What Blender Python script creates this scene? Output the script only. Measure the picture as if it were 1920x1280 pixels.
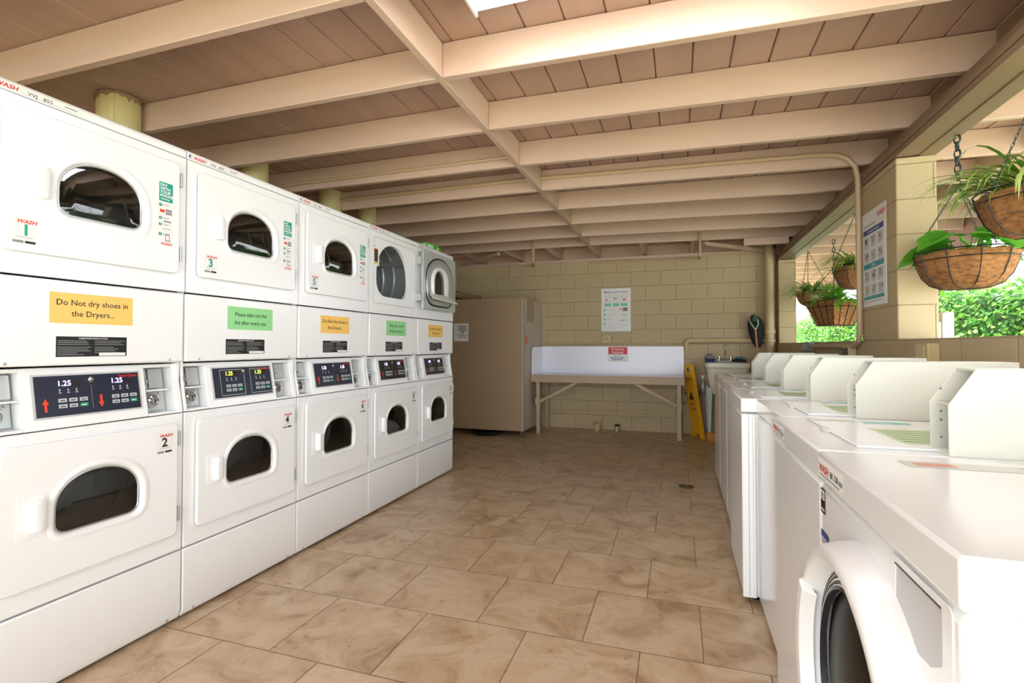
import bpy, bmesh, math, random
from mathutils import Vector, Matrix
from math import sin, cos, pi, radians, sqrt, atan2, hypot

for o in list(bpy.data.objects): bpy.data.objects.remove(o)
S = bpy.context.scene
COL = S.collection

# ------------------------------------------------------------------ camera
cam = bpy.data.cameras.new('camera')
camo = bpy.data.objects.new('camera', cam); COL.objects.link(camo); S.camera = camo
cam.sensor_width = 36.0
cam.lens = 952.9 / 1920 * 36
cam.shift_y = -9.17 / 1920
cam.clip_start = 0.02
YAW, PITCH = 0.3167, 0.01955
camo.location = (0, 0, 1.1688)
camo.rotation_euler = (pi/2 + PITCH, 0, YAW)

# ------------------------------------------------------------------ light
S.view_settings.view_transform = 'Standard'
S.view_settings.look = 'None'
S.view_settings.gamma = 1
S.view_settings.exposure = 1.75
w = bpy.data.worlds.new('world'); S.world = w; w.use_nodes = True
bg = w.node_tree.nodes['Background']
bg.inputs[0].default_value = (0.90, 0.96, 1.0, 1); bg.inputs[1].default_value = 1.9
sun = bpy.data.lights.new('sun', 'SUN'); suno = bpy.data.objects.new('sun', sun); COL.objects.link(suno)
sun.energy = 4.2; sun.angle = 0.02; sun.color = (1, .95, .85)
suno.rotation_euler = Vector((0.30, 0.34, -1)).to_track_quat('-Z', 'Y').to_euler()

# ------------------------------------------------------------------ materials
def lin(c):
    return tuple(((x/255)/12.92 if x/255 <= .04045 else ((x/255+.055)/1.055)**2.4) for x in c) + (1,)
class NT:
    def __init__(s, m): s.t = m.node_tree; s.n = s.t.nodes; s.l = s.t.links
    def add(s, typ, **k):
        n = s.n.new(typ)
        for a, b in k.items(): setattr(n, a, b)
        return n
    def sock(s, x, inp):
        if isinstance(x, (int, float)): inp.default_value = x
        elif isinstance(x, tuple): inp.default_value = x
        else: s.l.new(x, inp)
    def m(s, op, *a):
        n = s.add('ShaderNodeMath', operation=op)
        for i, x in enumerate(a): s.sock(x, n.inputs[i])
        return n.outputs[0]
    def mix(s, f, a, b, blend='MIX'):
        n = s.add('ShaderNodeMix', data_type='RGBA', blend_type=blend)
        s.sock(f, n.inputs[0]); s.sock(a, n.inputs[6]); s.sock(b, n.inputs[7])
        return n.outputs[2]
    def ramp(s, f, stops):
        n = s.add('ShaderNodeValToRGB'); s.l.new(f, n.inputs[0])
        e = n.color_ramp.elements
        while len(e) < len(stops): e.new(.5)
        for el, (p, c) in zip(e, stops): el.position = p; el.color = c
        return n.outputs[0]
    def noise(s, vec, scale, detail=4, rough=.55, dist=0):
        n = s.add('ShaderNodeTexNoise'); s.l.new(vec, n.inputs['Vector'])
        n.inputs['Scale'].default_value = scale; n.inputs['Detail'].default_value = detail
        n.inputs['Roughness'].default_value = rough; n.inputs['Distortion'].default_value = dist
        return n
    def bump(s, h, strength=.3, dist=.01):
        n = s.add('ShaderNodeBump'); s.l.new(h, n.inputs['Height'])
        n.inputs['Strength'].default_value = strength; n.inputs['Distance'].default_value = dist
        return n.outputs[0]
MATS = {}
def pm(name, c, rough=.5, metal=0., coat=0., emit=0., noise=None, spec=None, trans=0.):
    """plain principled; noise=(scale vec, amount, bump)"""
    if name in MATS: return MATS[name]
    m = bpy.data.materials.new(name); m.use_nodes = True; MATS[name] = m
    b = m.node_tree.nodes['Principled BSDF']
    C = lin(c)
    b.inputs['Base Color'].default_value = C
    b.inputs['Roughness'].default_value = rough; b.inputs['Metallic'].default_value = metal
    b.inputs['Coat Weight'].default_value = coat; b.inputs['Coat Roughness'].default_value = .12
    if trans: b.inputs['Transmission Weight'].default_value = trans
    if spec is not None: b.inputs['Specular IOR Level'].default_value = spec
    if emit:
        b.inputs['Emission Color'].default_value = C; b.inputs['Emission Strength'].default_value = emit
    if noise:
        sc, amt, bp = noise
        N = NT(m); tc = N.add('ShaderNodeTexCoord'); mp = N.add('ShaderNodeMapping')
        N.l.new(tc.outputs['Object'], mp.inputs[0]); mp.inputs['Scale'].default_value = sc
        n = N.noise(mp.outputs[0], 1, 5, .6)
        dk = tuple(x*(1-amt) for x in C[:3]) + (1,); lt = tuple(min(1, x*(1+amt)) for x in C[:3]) + (1,)
        N.l.new(N.ramp(n.outputs[0], [(.3, dk), (.7, lt)]), b.inputs['Base Color'])
        if bp: N.l.new(N.bump(n.outputs[0], bp, .004), b.inputs['Normal'])
    return m

def bricks(N, u, v, bw, bh, u0, v0, mortar, shift):
    """running-bond grid: returns (mortar distance mask 0..1 where 1 = joint, per-brick random)"""
    vv = N.m('DIVIDE', N.m('SUBTRACT', v, v0), bh)
    row = N.m('FLOOR', vv); fv = N.m('FRACT', vv)
    par = N.m('MODULO', N.m('ADD', row, 1000.0), 2.0)
    uu = N.m('SUBTRACT', N.m('DIVIDE', N.m('SUBTRACT', u, u0), bw), N.m('MULTIPLY', par, shift))
    col = N.m('FLOOR', uu); fu = N.m('FRACT', uu)
    du = N.m('MULTIPLY', N.m('MINIMUM', fu, N.m('SUBTRACT', 1.0, fu)), bw)
    dv = N.m('MULTIPLY', N.m('MINIMUM', fv, N.m('SUBTRACT', 1.0, fv)), bh)
    d = N.m('MINIMUM', du, dv)
    cb = N.add('ShaderNodeCombineXYZ'); N.l.new(col, cb.inputs[0]); N.l.new(row, cb.inputs[1])
    wn = N.add('ShaderNodeTexWhiteNoise', noise_dimensions='3D'); N.l.new(cb.outputs[0], wn.inputs[0])
    mask = N.m('SUBTRACT', 1.0, N.m('SMOOTH_MIN', 1.0, N.m('DIVIDE', d, mortar), .1))
    return mask, wn, d

def block_mat(name, c, u0):
    m = bpy.data.materials.new(name); m.use_nodes = True; N = NT(m)
    b = N.n['Principled BSDF']; g = N.add('ShaderNodeNewGeometry'); sp = N.add('ShaderNodeSeparateXYZ'); N.l.new(g.outputs['Position'], sp.inputs[0])
    sn = N.add('ShaderNodeSeparateXYZ'); N.l.new(g.outputs['True Normal'], sn.inputs[0])
    nx = N.m('GREATER_THAN', N.m('ABSOLUTE', sn.outputs[0]), .5)
    u = N.m('ADD', N.m('MULTIPLY', sp.outputs[1], nx), N.m('MULTIPLY', sp.outputs[0], N.m('SUBTRACT', 1.0, nx)))
    mask, wn, d = bricks(N, u, sp.outputs[2], .399, .2015, u0, -.0045, .005, .5)
    n1 = N.noise(g.outputs['Position'], 60, 6, .7); n2 = N.noise(g.outputs['Position'], 2.3, 4)
    C = lin(c); A = tuple(x*.93 for x in C[:3])+(1,); B = tuple(min(1, x*1.07) for x in C[:3])+(1,)
    col = N.mix(n2.outputs[0], A, B)
    col = N.mix(N.m('MULTIPLY', wn.outputs[0], .08), col, tuple(x*.6 for x in C[:3])+(1,))
    col = N.mix(N.m('MULTIPLY', mask, .5), col, tuple(x*.55 for x in C[:3])+(1,))
    N.l.new(col, b.inputs['Base Color']); b.inputs['Roughness'].default_value = .62
    h = N.m('SUBTRACT', N.m('MULTIPLY', n1.outputs[0], .22), mask)
    N.l.new(N.bump(h, .7, .006), b.inputs['Normal'])
    return m

def tile_mat():
    m = bpy.data.materials.new('floor_tile'); m.use_nodes = True; N = NT(m)
    b = N.n['Principled BSDF']; g = N.add('ShaderNodeNewGeometry'); sp = N.add('ShaderNodeSeparateXYZ'); N.l.new(g.outputs['Position'], sp.inputs[0])
    mask, wn, d = bricks(N, sp.outputs[0], sp.outputs[1], .4527, .4386, -1.0529, 1.5865, .0034, .5056)
    # per-tile shift of the cloud pattern
    off = N.add('ShaderNodeVectorMath', operation='MULTIPLY'); N.l.new(wn.outputs[1], off.inputs[0]); off.inputs[1].default_value = (9, 9, 9)
    ad = N.add('ShaderNodeVectorMath', operation='ADD'); N.l.new(g.outputs['Position'], ad.inputs[0]); N.l.new(off.outputs[0], ad.inputs[1])
    n1 = N.noise(ad.outputs[0], 5.0, 8, .62, .9); n2 = N.noise(ad.outputs[0], 26, 6, .7, .5)
    base = N.ramp(n1.outputs[0], [(.3, lin((138, 102, 68))), (.46, lin((188, 158, 124))), (.6, lin((210, 186, 156))), (.75, lin((172, 140, 106)))])
    base = N.mix(N.m('MULTIPLY', n2.outputs[0], .35), base, lin((216, 198, 170)))
    base = N.mix(N.m('MULTIPLY', wn.outputs[0], .16), base, lin((172, 138, 106)))
    col = N.mix(mask, base, lin((104, 84, 64)))
    N.l.new(col, b.inputs['Base Color'])
    N.l.new(N.m('ADD', N.m('MULTIPLY', n2.outputs[0], .2), .2), b.inputs['Roughness'])
    h = N.m('SUBTRACT', N.m('MULTIPLY', n2.outputs[0], .08), mask)
    N.l.new(N.bump(h, .45, .004), b.inputs['Normal'])
    return m

def glass_mat(name, tint, gl=.06):
    m = bpy.data.materials.new(name); m.use_nodes = True; N = NT(m)
    out = N.n['Material Output']; N.n.remove(N.n['Principled BSDF'])
    t = N.add('ShaderNodeBsdfTransparent'); t.inputs[0].default_value = tint
    g = N.add('ShaderNodeBsdfGlossy'); g.inputs['Roughness'].default_value = .03
    fr = N.add('ShaderNodeFresnel'); fr.inputs[0].default_value = 1.5
    mx = N.add('ShaderNodeMixShader'); N.l.new(N.m('ADD', N.m('MULTIPLY', fr.outputs[0], .9), gl), mx.inputs[0])
    N.l.new(t.outputs[0], mx.inputs[1]); N.l.new(g.outputs[0], mx.inputs[2]); N.l.new(mx.outputs[0], out.inputs[0])
    MATS[name] = m; return m

def leaf_mat(name, c1, c2, c3, sc=3, tr=.35):
    m = bpy.data.materials.new(name); m.use_nodes = True; N = NT(m); b = N.n['Principled BSDF']
    g = N.add('ShaderNodeNewGeometry')
    wn = N.noise(g.outputs['Position'], sc, 3)
    c = N.ramp(N.m('ADD', N.m('MULTIPLY', g.outputs['Random Per Island'], .7), N.m('MULTIPLY', wn.outputs[0], .3)), [(.2, lin(c1)), (.5, lin(c2)), (.8, lin(c3))])
    N.l.new(c, b.inputs['Base Color']); b.inputs['Roughness'].default_value = .38
    out = N.n['Material Output']
    tl = N.add('ShaderNodeBsdfTranslucent'); N.l.new(c, tl.inputs[0])
    mx = N.add('ShaderNodeMixShader'); mx.inputs[0].default_value = tr
    N.l.new(b.outputs[0], mx.inputs[1]); N.l.new(tl.outputs[0], mx.inputs[2]); N.l.new(mx.outputs[0], out.inputs[0])
    MATS[name] = m; return m

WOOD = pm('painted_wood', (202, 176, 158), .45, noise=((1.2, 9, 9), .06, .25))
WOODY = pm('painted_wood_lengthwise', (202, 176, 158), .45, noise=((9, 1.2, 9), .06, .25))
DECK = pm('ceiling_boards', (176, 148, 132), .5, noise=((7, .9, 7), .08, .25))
TRIMB = pm('beam_paint_shaded', (138, 114, 90), .5, noise=((8, 1.0, 8), .05, .2))  # brown beam paint, darkened further to carry the backlit shade
BLOCK = block_mat('painted_block', (190, 171, 134), -.229 - .1995*0)
PIPEP = pm('painted_pipe', (196, 176, 132), .42, noise=((6, 6, 6), .04, .1))
CONDP = pm('painted_conduit', (190, 166, 134), .42)
WHITE = pm('white_enamel', (245, 247, 249), .22, coat=.35)
WHITE2 = pm('white_plastic', (236, 237, 238), .3)
CREAM = pm('cream_enamel', (226, 226, 214), .3, coat=.2)
SEAM = pm('seam_shadow_gasket', (120, 122, 122), .6)
INNER = pm('cabinet_inside', (60, 62, 66), .6)
STEEL = pm('drum_steel', (176, 182, 184), .35, .45)
CHROME = pm('chrome', (210, 212, 215), .12, 1)
BRUSHED = pm('brushed_metal', (190, 194, 196), .35, .6)
GREYIN = pm('zinc_grey', (190, 198, 198), .35, .3)
BLACK = pm('black', (16, 17, 20), .35)
NAVY = pm('navy_panel', (24, 30, 54), .3)
BLACKP = pm('black_panel', (20, 20, 26), .3)
RED = pm('red_print', (205, 32, 40), .45)
REDO = pm('orange_red_print', (228, 66, 34), .45)
TEAL = pm('teal_print', (0, 158, 144), .45)
TEALL = pm('light_teal_print', (112, 205, 178), .5)
BLUEP = pm('blue_print', (52, 78, 140), .5)
INK = pm('ink', (34, 34, 34), .55)
GREYP = pm('grey_print', (140, 142, 144), .55)
PALEP = pm('pale_grey_print', (196, 198, 200), .55)
PAPER = pm('white_paper', (238, 238, 236), .6)
YPAPER = pm('yellow_paper', (250, 204, 110), .55)
GPAPER = pm('green_paper', (152, 222, 152), .55)
GREENB = pm('green_button', (20, 150, 110), .4)
BUTTON = pm('button_grey', (190, 196, 200), .4)
LEDW = pm('led_lilac', (190, 175, 255), .4, emit=1.6)
LEDY = pm('led_yellow', (205, 215, 60), .4, emit=1.2)
GLASS = glass_mat('dark_door_glass', (.62, .64, .62, 1))
RUBBER = pm('rubber', (30, 30, 32), .6)

# ------------------------------------------------------------------ mesh builder
def loop_by_angle(shape, c, angs):
    """intersect the closed polyline with rays from c"""
    out = []
    n = len(shape)
    pa = [(x-c[0], y-c[1]) for x, y in shape]
    for a in angs:
        dx, dy = cos(a), sin(a); best = None
        for i in range(n):
            x1, y1 = pa[i]; x2, y2 = pa[(i+1) % n]
            ex, ey = x2-x1, y2-y1; den = dx*ey - dy*ex
            if abs(den) < 1e-12: continue
            t = (x1*ey - y1*ex)/den; s = (x1*dy - y1*dx)/den
            if t > 0 and -1e-6 <= s <= 1+1e-6:
                if best is None or t > best: best = t
        out.append((c[0]+dx*best, c[1]+dy*best))
    return out
def rrect(x0, x1, y0, y1, r, n=5):
    if r <= 0: return [(x1, y0), (x1, y1), (x0, y1), (x0, y0)]
    P = []
    for cx, cy, a0 in ((x1-r, y0+r, -pi/2), (x1-r, y1-r, 0), (x0+r, y1-r, pi/2), (x0+r, y0+r, pi)):
        for k in range(n+1):
            a = a0 + (pi/2)*k/n; P.append((cx+r*cos(a), cy+r*sin(a)))
    return P
def dshape(x0, x1, z0, z1, rt, rb, n=14):
    """arched top (elliptic height rt), rounded bottom corners rb"""
    P = []
    cx = (x0+x1)/2; hw = (x1-x0)/2
    for k in range(6): a = -pi/2 + (pi/2)*k/5; P.append((x1-rb+rb*cos(a), z0+rb+rb*sin(a)))
    e = 2.15
    for k in range(n*2+1):
        a = pi*k/(n*2); c, s = cos(a), sin(a)
        P.append((cx + hw*math.copysign(abs(c)**(2/e), c), z1-rt + rt*abs(s)**(2/e)))
    for k in range(6): a = pi + (pi/2)*k/5; P.append((x0+rb+rb*cos(a), z0+rb+rb*sin(a)))
    return P
class MB:
    def __init__(s): s.v = []; s.f = []; s.m = []; s.mats = []
    def mi(s, m):
        if m not in s.mats: s.mats.append(m)
        return s.mats.index(m)
    def add(s, vs, fs, m):
        b = len(s.v); s.v += [tuple(v) for v in vs]; k = s.mi(m)
        for f in fs: s.f.append(tuple(b+i for i in f)); s.m.append(k)
        return s
    def box(s, x0, x1, y0, y1, z0, z1, m):
        v = [(x, y, z) for z in (z0, z1) for y in (y0, y1) for x in (x0, x1)]
        return s.add(v, [(0, 2, 3, 1), (4, 5, 7, 6), (0, 1, 5, 4), (2, 6, 7, 3), (0, 4, 6, 2), (1, 3, 7, 5)], m)
    def obox(s, a, b, wdt, h, m, up=(0, 0, 1)):
        """box along a->b with width across and height h (centred)"""
        a, b = Vector(a), Vector(b); d = (b-a).normalized(); u = Vector(up); sd = d.cross(u).normalized(); u = sd.cross(d)
        v = []
        for p in (a, b):
            for i, j in ((-1, -1), (1, -1), (1, 1), (-1, 1)): v.append(p + sd*(wdt/2*i) + u*(h/2*j))
        return s.add(v, [(3, 2, 1, 0), (4, 5, 6, 7), (0, 1, 5, 4), (1, 2, 6, 5), (2, 3, 7, 6), (3, 0, 4, 7)], m)
    def prism(s, pts, vec, m):
        n = len(pts); vec = Vector(vec); P = [Vector(p) for p in pts]
        v = P + [p+vec for p in P]
        return s.add(v, [tuple(range(n))[::-1], tuple(range(n, 2*n))] + [(i, (i+1) % n, n+(i+1) % n, n+i) for i in range(n)], m)
    def rings(s, loops, m, close=False, capa=False, capb=False):
        n = len(loops[0]); v = [p for L in loops for p in L]; F = []
        K = len(loops)
        for i in range(K if close else K-1):
            j = (i+1) % K
            for k in range(n): l = (k+1) % n; F.append((i*n+k, i*n+l, j*n+l, j*n+k))
        if capa: F.append(tuple(range(n))[::-1])
        if capb: F.append(tuple((K-1)*n+k for k in range(n)))
        return s.add(v, F, m)
    def tube(s, path, r, m, n=10, caps=True, closed=False):
        P = [Vector(p) for p in path]; K = len(P); L = []; u = None
        rr = r if isinstance(r, (list, tuple)) else [r]*K
        for i in range(K):
            if closed: d = (P[(i+1) % K]-P[i-1]).normalized()
            else: d = (P[min(i+1, K-1)]-P[max(i-1, 0)]).normalized()
            if u is None:
                u = d.orthogonal().normalized()
            u = (u - d*u.dot(d)).normalized(); w_ = d.cross(u)
            L.append([P[i]+u*(rr[i]*cos(2*pi*k/n))+w_*(rr[i]*sin(2*pi*k/n)) for k in range(n)])
        return s.rings(L, m, close=closed, capa=caps and not closed, capb=caps and not closed)
    def lathe(s, prof, c, m, axis='z', n=24, sx=1, sy=1, cap=False):
        L = []
        for r, h in prof:
            ring = []
            for k in range(n):
                a = 2*pi*k/n; x, y = r*cos(a)*sx, r*sin(a)*sy
                if axis == 'z': p = (c[0]+x, c[1]+y, c[2]+h)
                elif axis == 'x': p = (c[0]+h, c[1]+x, c[2]+y)
                else: p = (c[0]+x, c[1]-h, c[2]+y)
                ring.append(p)
            L.append(ring)
        return s.rings(L, m, capa=cap, capb=cap)
    def plate(s, outer, inner, c, to3, d0, d1, m, n=64, inner_m=None, extra=()):
        """plate with a hole: to3(u,v,d)->3D"""
        angs = sorted(set([2*pi*k/n for k in range(n)] + [atan2(y-c[1], x-c[0]) % (2*pi) for x, y in extra]))
        A = loop_by_angle(outer, c, angs); B = loop_by_angle(inner, c, angs)
        f = lambda L, d: [to3(x, y, d) for x, y in L]
        return s.rings([f(A, d0), f(A, d1), f(B, d1), f(B, d0)], m, close=True)
    def solid(s, shape, to3, d0, d1, m):
        return s.rings([[to3(x, y, d0) for x, y in shape], [to3(x, y, d1) for x, y in shape]], m, capa=True, capb=True)
    def text(s, body, size, to3, u, v, m, align='LEFT', bold=0., sx=1., d=0., shear=0., ysc=1.):
        vs, fs = text_geo(body, bold)
        k = size
        wmax = max((p[0] for p in vs), default=0); 
        o = {'LEFT': 0, 'CENTER': -wmax/2, 'RIGHT': -wmax}[align]
        return s.add([to3(u+(p[0]+o+shear*p[1])*k*sx, v+p[1]*k*ysc, d) for p in vs], fs, m)
    def quad(s, to3, u0, u1, v0, v1, m, d=0.):
        return s.add([to3(u0, v0, d), to3(u1, v0, d), to3(u1, v1, d), to3(u0, v1, d)], [(0, 1, 2, 3)], m)
    def disc(s, to3, u, v, r, m, d=0., n=16, rv=None):
        rv = rv or r
        return s.add([to3(u+r*cos(2*pi*k/n), v+rv*sin(2*pi*k/n), d) for k in range(n)], [tuple(range(n))], m)
    def build(s, name, parent=None, bevel=0, seg=2, loc=None, smooth=True, ang=35):
        me = bpy.data.meshes.new(name); me.from_pydata(s.v, [], s.f)
        for mt in s.mats: me.materials.append(mt)
        me.polygons.foreach_set('material_index', s.m)
        if smooth:
            me.polygons.foreach_set('use_smooth', [True]*len(s.f))
        me.update()
        bm = bmesh.new(); bm.from_mesh(me)
        if s.recalc: bmesh.ops.recalc_face_normals(bm, faces=bm.faces)
        bm.to_mesh(me); bm.free()
        if smooth: me.set_sharp_from_angle(angle=radians(ang))
        o = bpy.data.objects.new(name, me); COL.objects.link(o)
        if parent: o.parent = parent
        if loc: o.location = loc
        if bevel:
            b = o.modifiers.new('bevel', 'BEVEL'); b.width = bevel; b.segments = seg; b.limit_method = 'ANGLE'; b.angle_limit = radians(40)
            b.harden_normals = False
        return o
    recalc = True
_TC = {}
def text_geo(body, bold):
    key = (body, bold)
    if key in _TC: return _TC[key]
    cu = bpy.data.curves.new('t', 'FONT'); cu.body = body; cu.size = 1; cu.offset = bold; cu.resolution_u = 2
    ob = bpy.data.objects.new('t', cu); COL.objects.link(ob)
    dg = bpy.context.evaluated_depsgraph_get()
    me = bpy.data.meshes.new_from_object(ob.evaluated_get(dg))
    vs = [tuple(v.co[:2]) for v in me.vertices]; fs = [tuple(p.vertices) for p in me.polygons]
    bpy.data.objects.remove(ob); bpy.data.curves.remove(cu); bpy.data.meshes.remove(me)
    _TC[key] = (vs, fs); return _TC[key]
def tag(o, label, cat, group=None):
    o['label'] = label; o['category'] = cat
    if group: o['group'] = group
    return o
def thing(name, loc, label, cat, group=None, rz=0):
    o = bpy.data.objects.new(name, None); COL.objects.link(o); o.location = loc; o.rotation_euler[2] = rz
    o.empty_display_size = .1
    return tag(o, label, cat, group)
def struct(o): o['kind'] = 'structure'; return o
_tn = [0]
def trim(mb, bevel=0.):
    _tn[0] += 1
    return struct(mb.build('trim_%d' % _tn[0], bevel=bevel, seg=1))
def lab(o, l): o['label'] = l; return o

# ------------------------------------------------------------------ room shell
YF = -2.4
struct(MB().box(-4.5, 1.19, YF, 7.45, -.12, 0, tile_mat()).build('floor'))
# back wall, left wall, right wall with its two openings
struct(MB().box(-4.5, 1.19, 7.25, 7.45, 0, 2.39, BLOCK).build('wall_back'))
struct(MB().box(-4.5, -4.3, YF, 7.5, 0, 2.62, BLOCK).build('wall_left'))
XW, XO = 1.19, 1.385
wr = MB()
wr.box(XW, XO, YF, 7.45, -.12, 1.21, BLOCK)
wr.box(XW, XO, 3.44, 4.03, 1.2101, 2.25, BLOCK)
wr.box(XW, XO, 7.05, 7.45, 1.2101, 2.25, BLOCK)
wr.box(XW, XO, YF, -2.0, 1.2101, 2.25, BLOCK)
struct(wr.build('wall_right', bevel=.006))
# unseen outside ground, its yellowish tint added to bounce warm light
GROUND = pm('pale_bounce_ground', (206, 204, 180), .8, noise=((2, 2, 2), .06, .1))
struct(MB().box(-14, 14, -14, 30, -.16, -.121, GROUND).build('ground'))

# main beam over the right wall and the ledge in front of it
struct(MB().box(-4.5, -3.0, YF-.2, YF, 0, 2.6, BLOCK).build('wall_light_block'))  # unseen wall behind the camera, added to limit light from that side
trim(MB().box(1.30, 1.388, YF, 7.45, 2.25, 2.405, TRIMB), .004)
lg = MB()
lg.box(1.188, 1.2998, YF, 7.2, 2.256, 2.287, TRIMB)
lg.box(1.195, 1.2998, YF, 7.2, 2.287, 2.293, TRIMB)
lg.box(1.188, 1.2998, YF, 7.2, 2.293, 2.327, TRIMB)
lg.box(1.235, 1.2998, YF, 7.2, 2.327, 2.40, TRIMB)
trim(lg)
# rafters (sheared slightly down to the right of the centre beam)
def zs(x): return -max(0, x+1.08)*.017
RY = [-2.11, -1.5, -.88, -.27, .34, .95, 1.565, 2.175, 2.79, 3.41, 4.02, 4.63, 5.235, 5.85]
XR = 2.8
for y in RY + [6.40]:
    mb = MB(); y1 = y + .04
    x0 = -4.3
    mb.box(x0, -1.1, y, y1, 2.45, 2.618, WOOD)
    trim(mb, .003)
    mb = MB(); b = len(mb.v)
    x0, x1 = -1.062, XR
    v = [(x, yy, z+zs(x)) for z in (2.45, 2.618) for yy in (y, y1) for x in (x0, x1)]
    mb.add(v, [(0, 2, 3, 1), (4, 5, 7, 6), (0, 1, 5, 4), (2, 6, 7, 3), (0, 4, 6, 2), (1, 3, 7, 5)], WOOD)
    trim(mb, .003)
trim(MB().box(-1.0995, -1.0625, YF, 7.45, 2.45, 2.618, WOODY), .003)
# jack rafters over the back wall
for x in (-2.87, -2.27, -1.68, -.46, .15, .80):
    trim(MB().box(x, x+.04, 6.441, 7.45, 2.45+zs(x), 2.618+zs(x), WOODY), .003)
# wall plate and diagonal corner boards
trim(MB().box(-4.3, 1.19, 7.235, 7.45, 2.39, 2.428, WOOD), .003)
trim(MB().obox((-2.31, 6.47, 2.425), (-3.18, 7.20, 2.425), .035, .045, WOOD))
trim(MB().obox((.30, 6.50, 2.405), (1.10, 7.22, 2.395), .035, .045, WOOD))
trim(MB().box(-3.36, -3.27, 7.19, 7.234, 0, 2.39, WOOD))
trim(MB().box(.72, 1.185, 6.36, 6.398, 2.33, 2.414, WOOD), .003)
# the walkway roof carries on past the back of the building
for k in range(13):
    y = 7.01 + .61*k; mb = MB(); mb.box(1.40 if y > 7.46 else 1.389, XR, y, y+.04, 2.39, 2.56, WOOD); trim(mb, .003)
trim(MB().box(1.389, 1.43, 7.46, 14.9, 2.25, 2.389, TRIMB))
trim(MB().box(1.3885, XR+.15, 7.56, 14.9, 2.562, 2.60, DECK))
trim(MB().box(XR+.001, XR+.04, 7.51, 14.9, 2.20, 2.56, pm('eave_paint', (150, 112, 104), .5)))
# blocking between rafters above the beam and out at the walkway
for i, y in enumerate(RY):
    ye = (RY+[6.40])[i+1]
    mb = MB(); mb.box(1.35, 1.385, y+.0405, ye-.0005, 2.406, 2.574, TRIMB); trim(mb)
    mb = MB(); mb.box(2.10, 2.138, y+.0405, ye-.0005, 2.40, 2.56, WOODY); trim(mb)
trim(MB().box(XR+.001, XR+.04, YF, 7.5, 2.20, 2.56, pm('eave_paint', (150, 112, 104), .5)), .003)
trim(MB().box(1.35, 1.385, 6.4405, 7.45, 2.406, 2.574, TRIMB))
trim(MB().box(-4.5, 1.3495, 7.501, 7.54, 2.30, 2.68, WOOD))
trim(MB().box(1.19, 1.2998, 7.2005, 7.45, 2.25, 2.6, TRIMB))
# roof boards: v-grooved planks running front to back
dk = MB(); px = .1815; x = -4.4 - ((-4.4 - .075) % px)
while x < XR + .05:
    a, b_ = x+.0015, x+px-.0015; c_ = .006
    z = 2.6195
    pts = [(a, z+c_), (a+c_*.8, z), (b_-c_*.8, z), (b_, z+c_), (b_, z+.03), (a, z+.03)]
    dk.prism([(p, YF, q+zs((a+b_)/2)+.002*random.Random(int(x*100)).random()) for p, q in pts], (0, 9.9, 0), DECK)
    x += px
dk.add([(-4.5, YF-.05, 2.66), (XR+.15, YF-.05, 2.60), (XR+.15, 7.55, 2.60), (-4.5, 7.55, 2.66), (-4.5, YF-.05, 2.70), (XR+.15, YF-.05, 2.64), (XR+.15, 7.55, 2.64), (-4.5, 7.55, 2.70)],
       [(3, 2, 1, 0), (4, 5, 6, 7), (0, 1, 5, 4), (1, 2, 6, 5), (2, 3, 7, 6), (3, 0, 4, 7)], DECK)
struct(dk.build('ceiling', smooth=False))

# ------------------------------------------------------------------ label frames
def F_left(u, z, d=0): return (d, u, z)                     # faces +X, text reads along +Y
def F_right(xp, y0):                                        # faces -X, text reads along -Y
    return lambda u, z, d=0: (xp-d, y0-u, z)
def F_back(x0, yp):                                         # faces -Y
    return lambda u, z, d=0: (x0+u, yp-d, z)

# ------------------------------------------------------------------ dryers
DW = .686
def wash_logo(mb, f, u, z, size, d, m=RED, align='LEFT'):
    mb.text('WASH', size, f, u, z, m, align, .03, d=d, shear=.22, sx=1.1)

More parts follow.
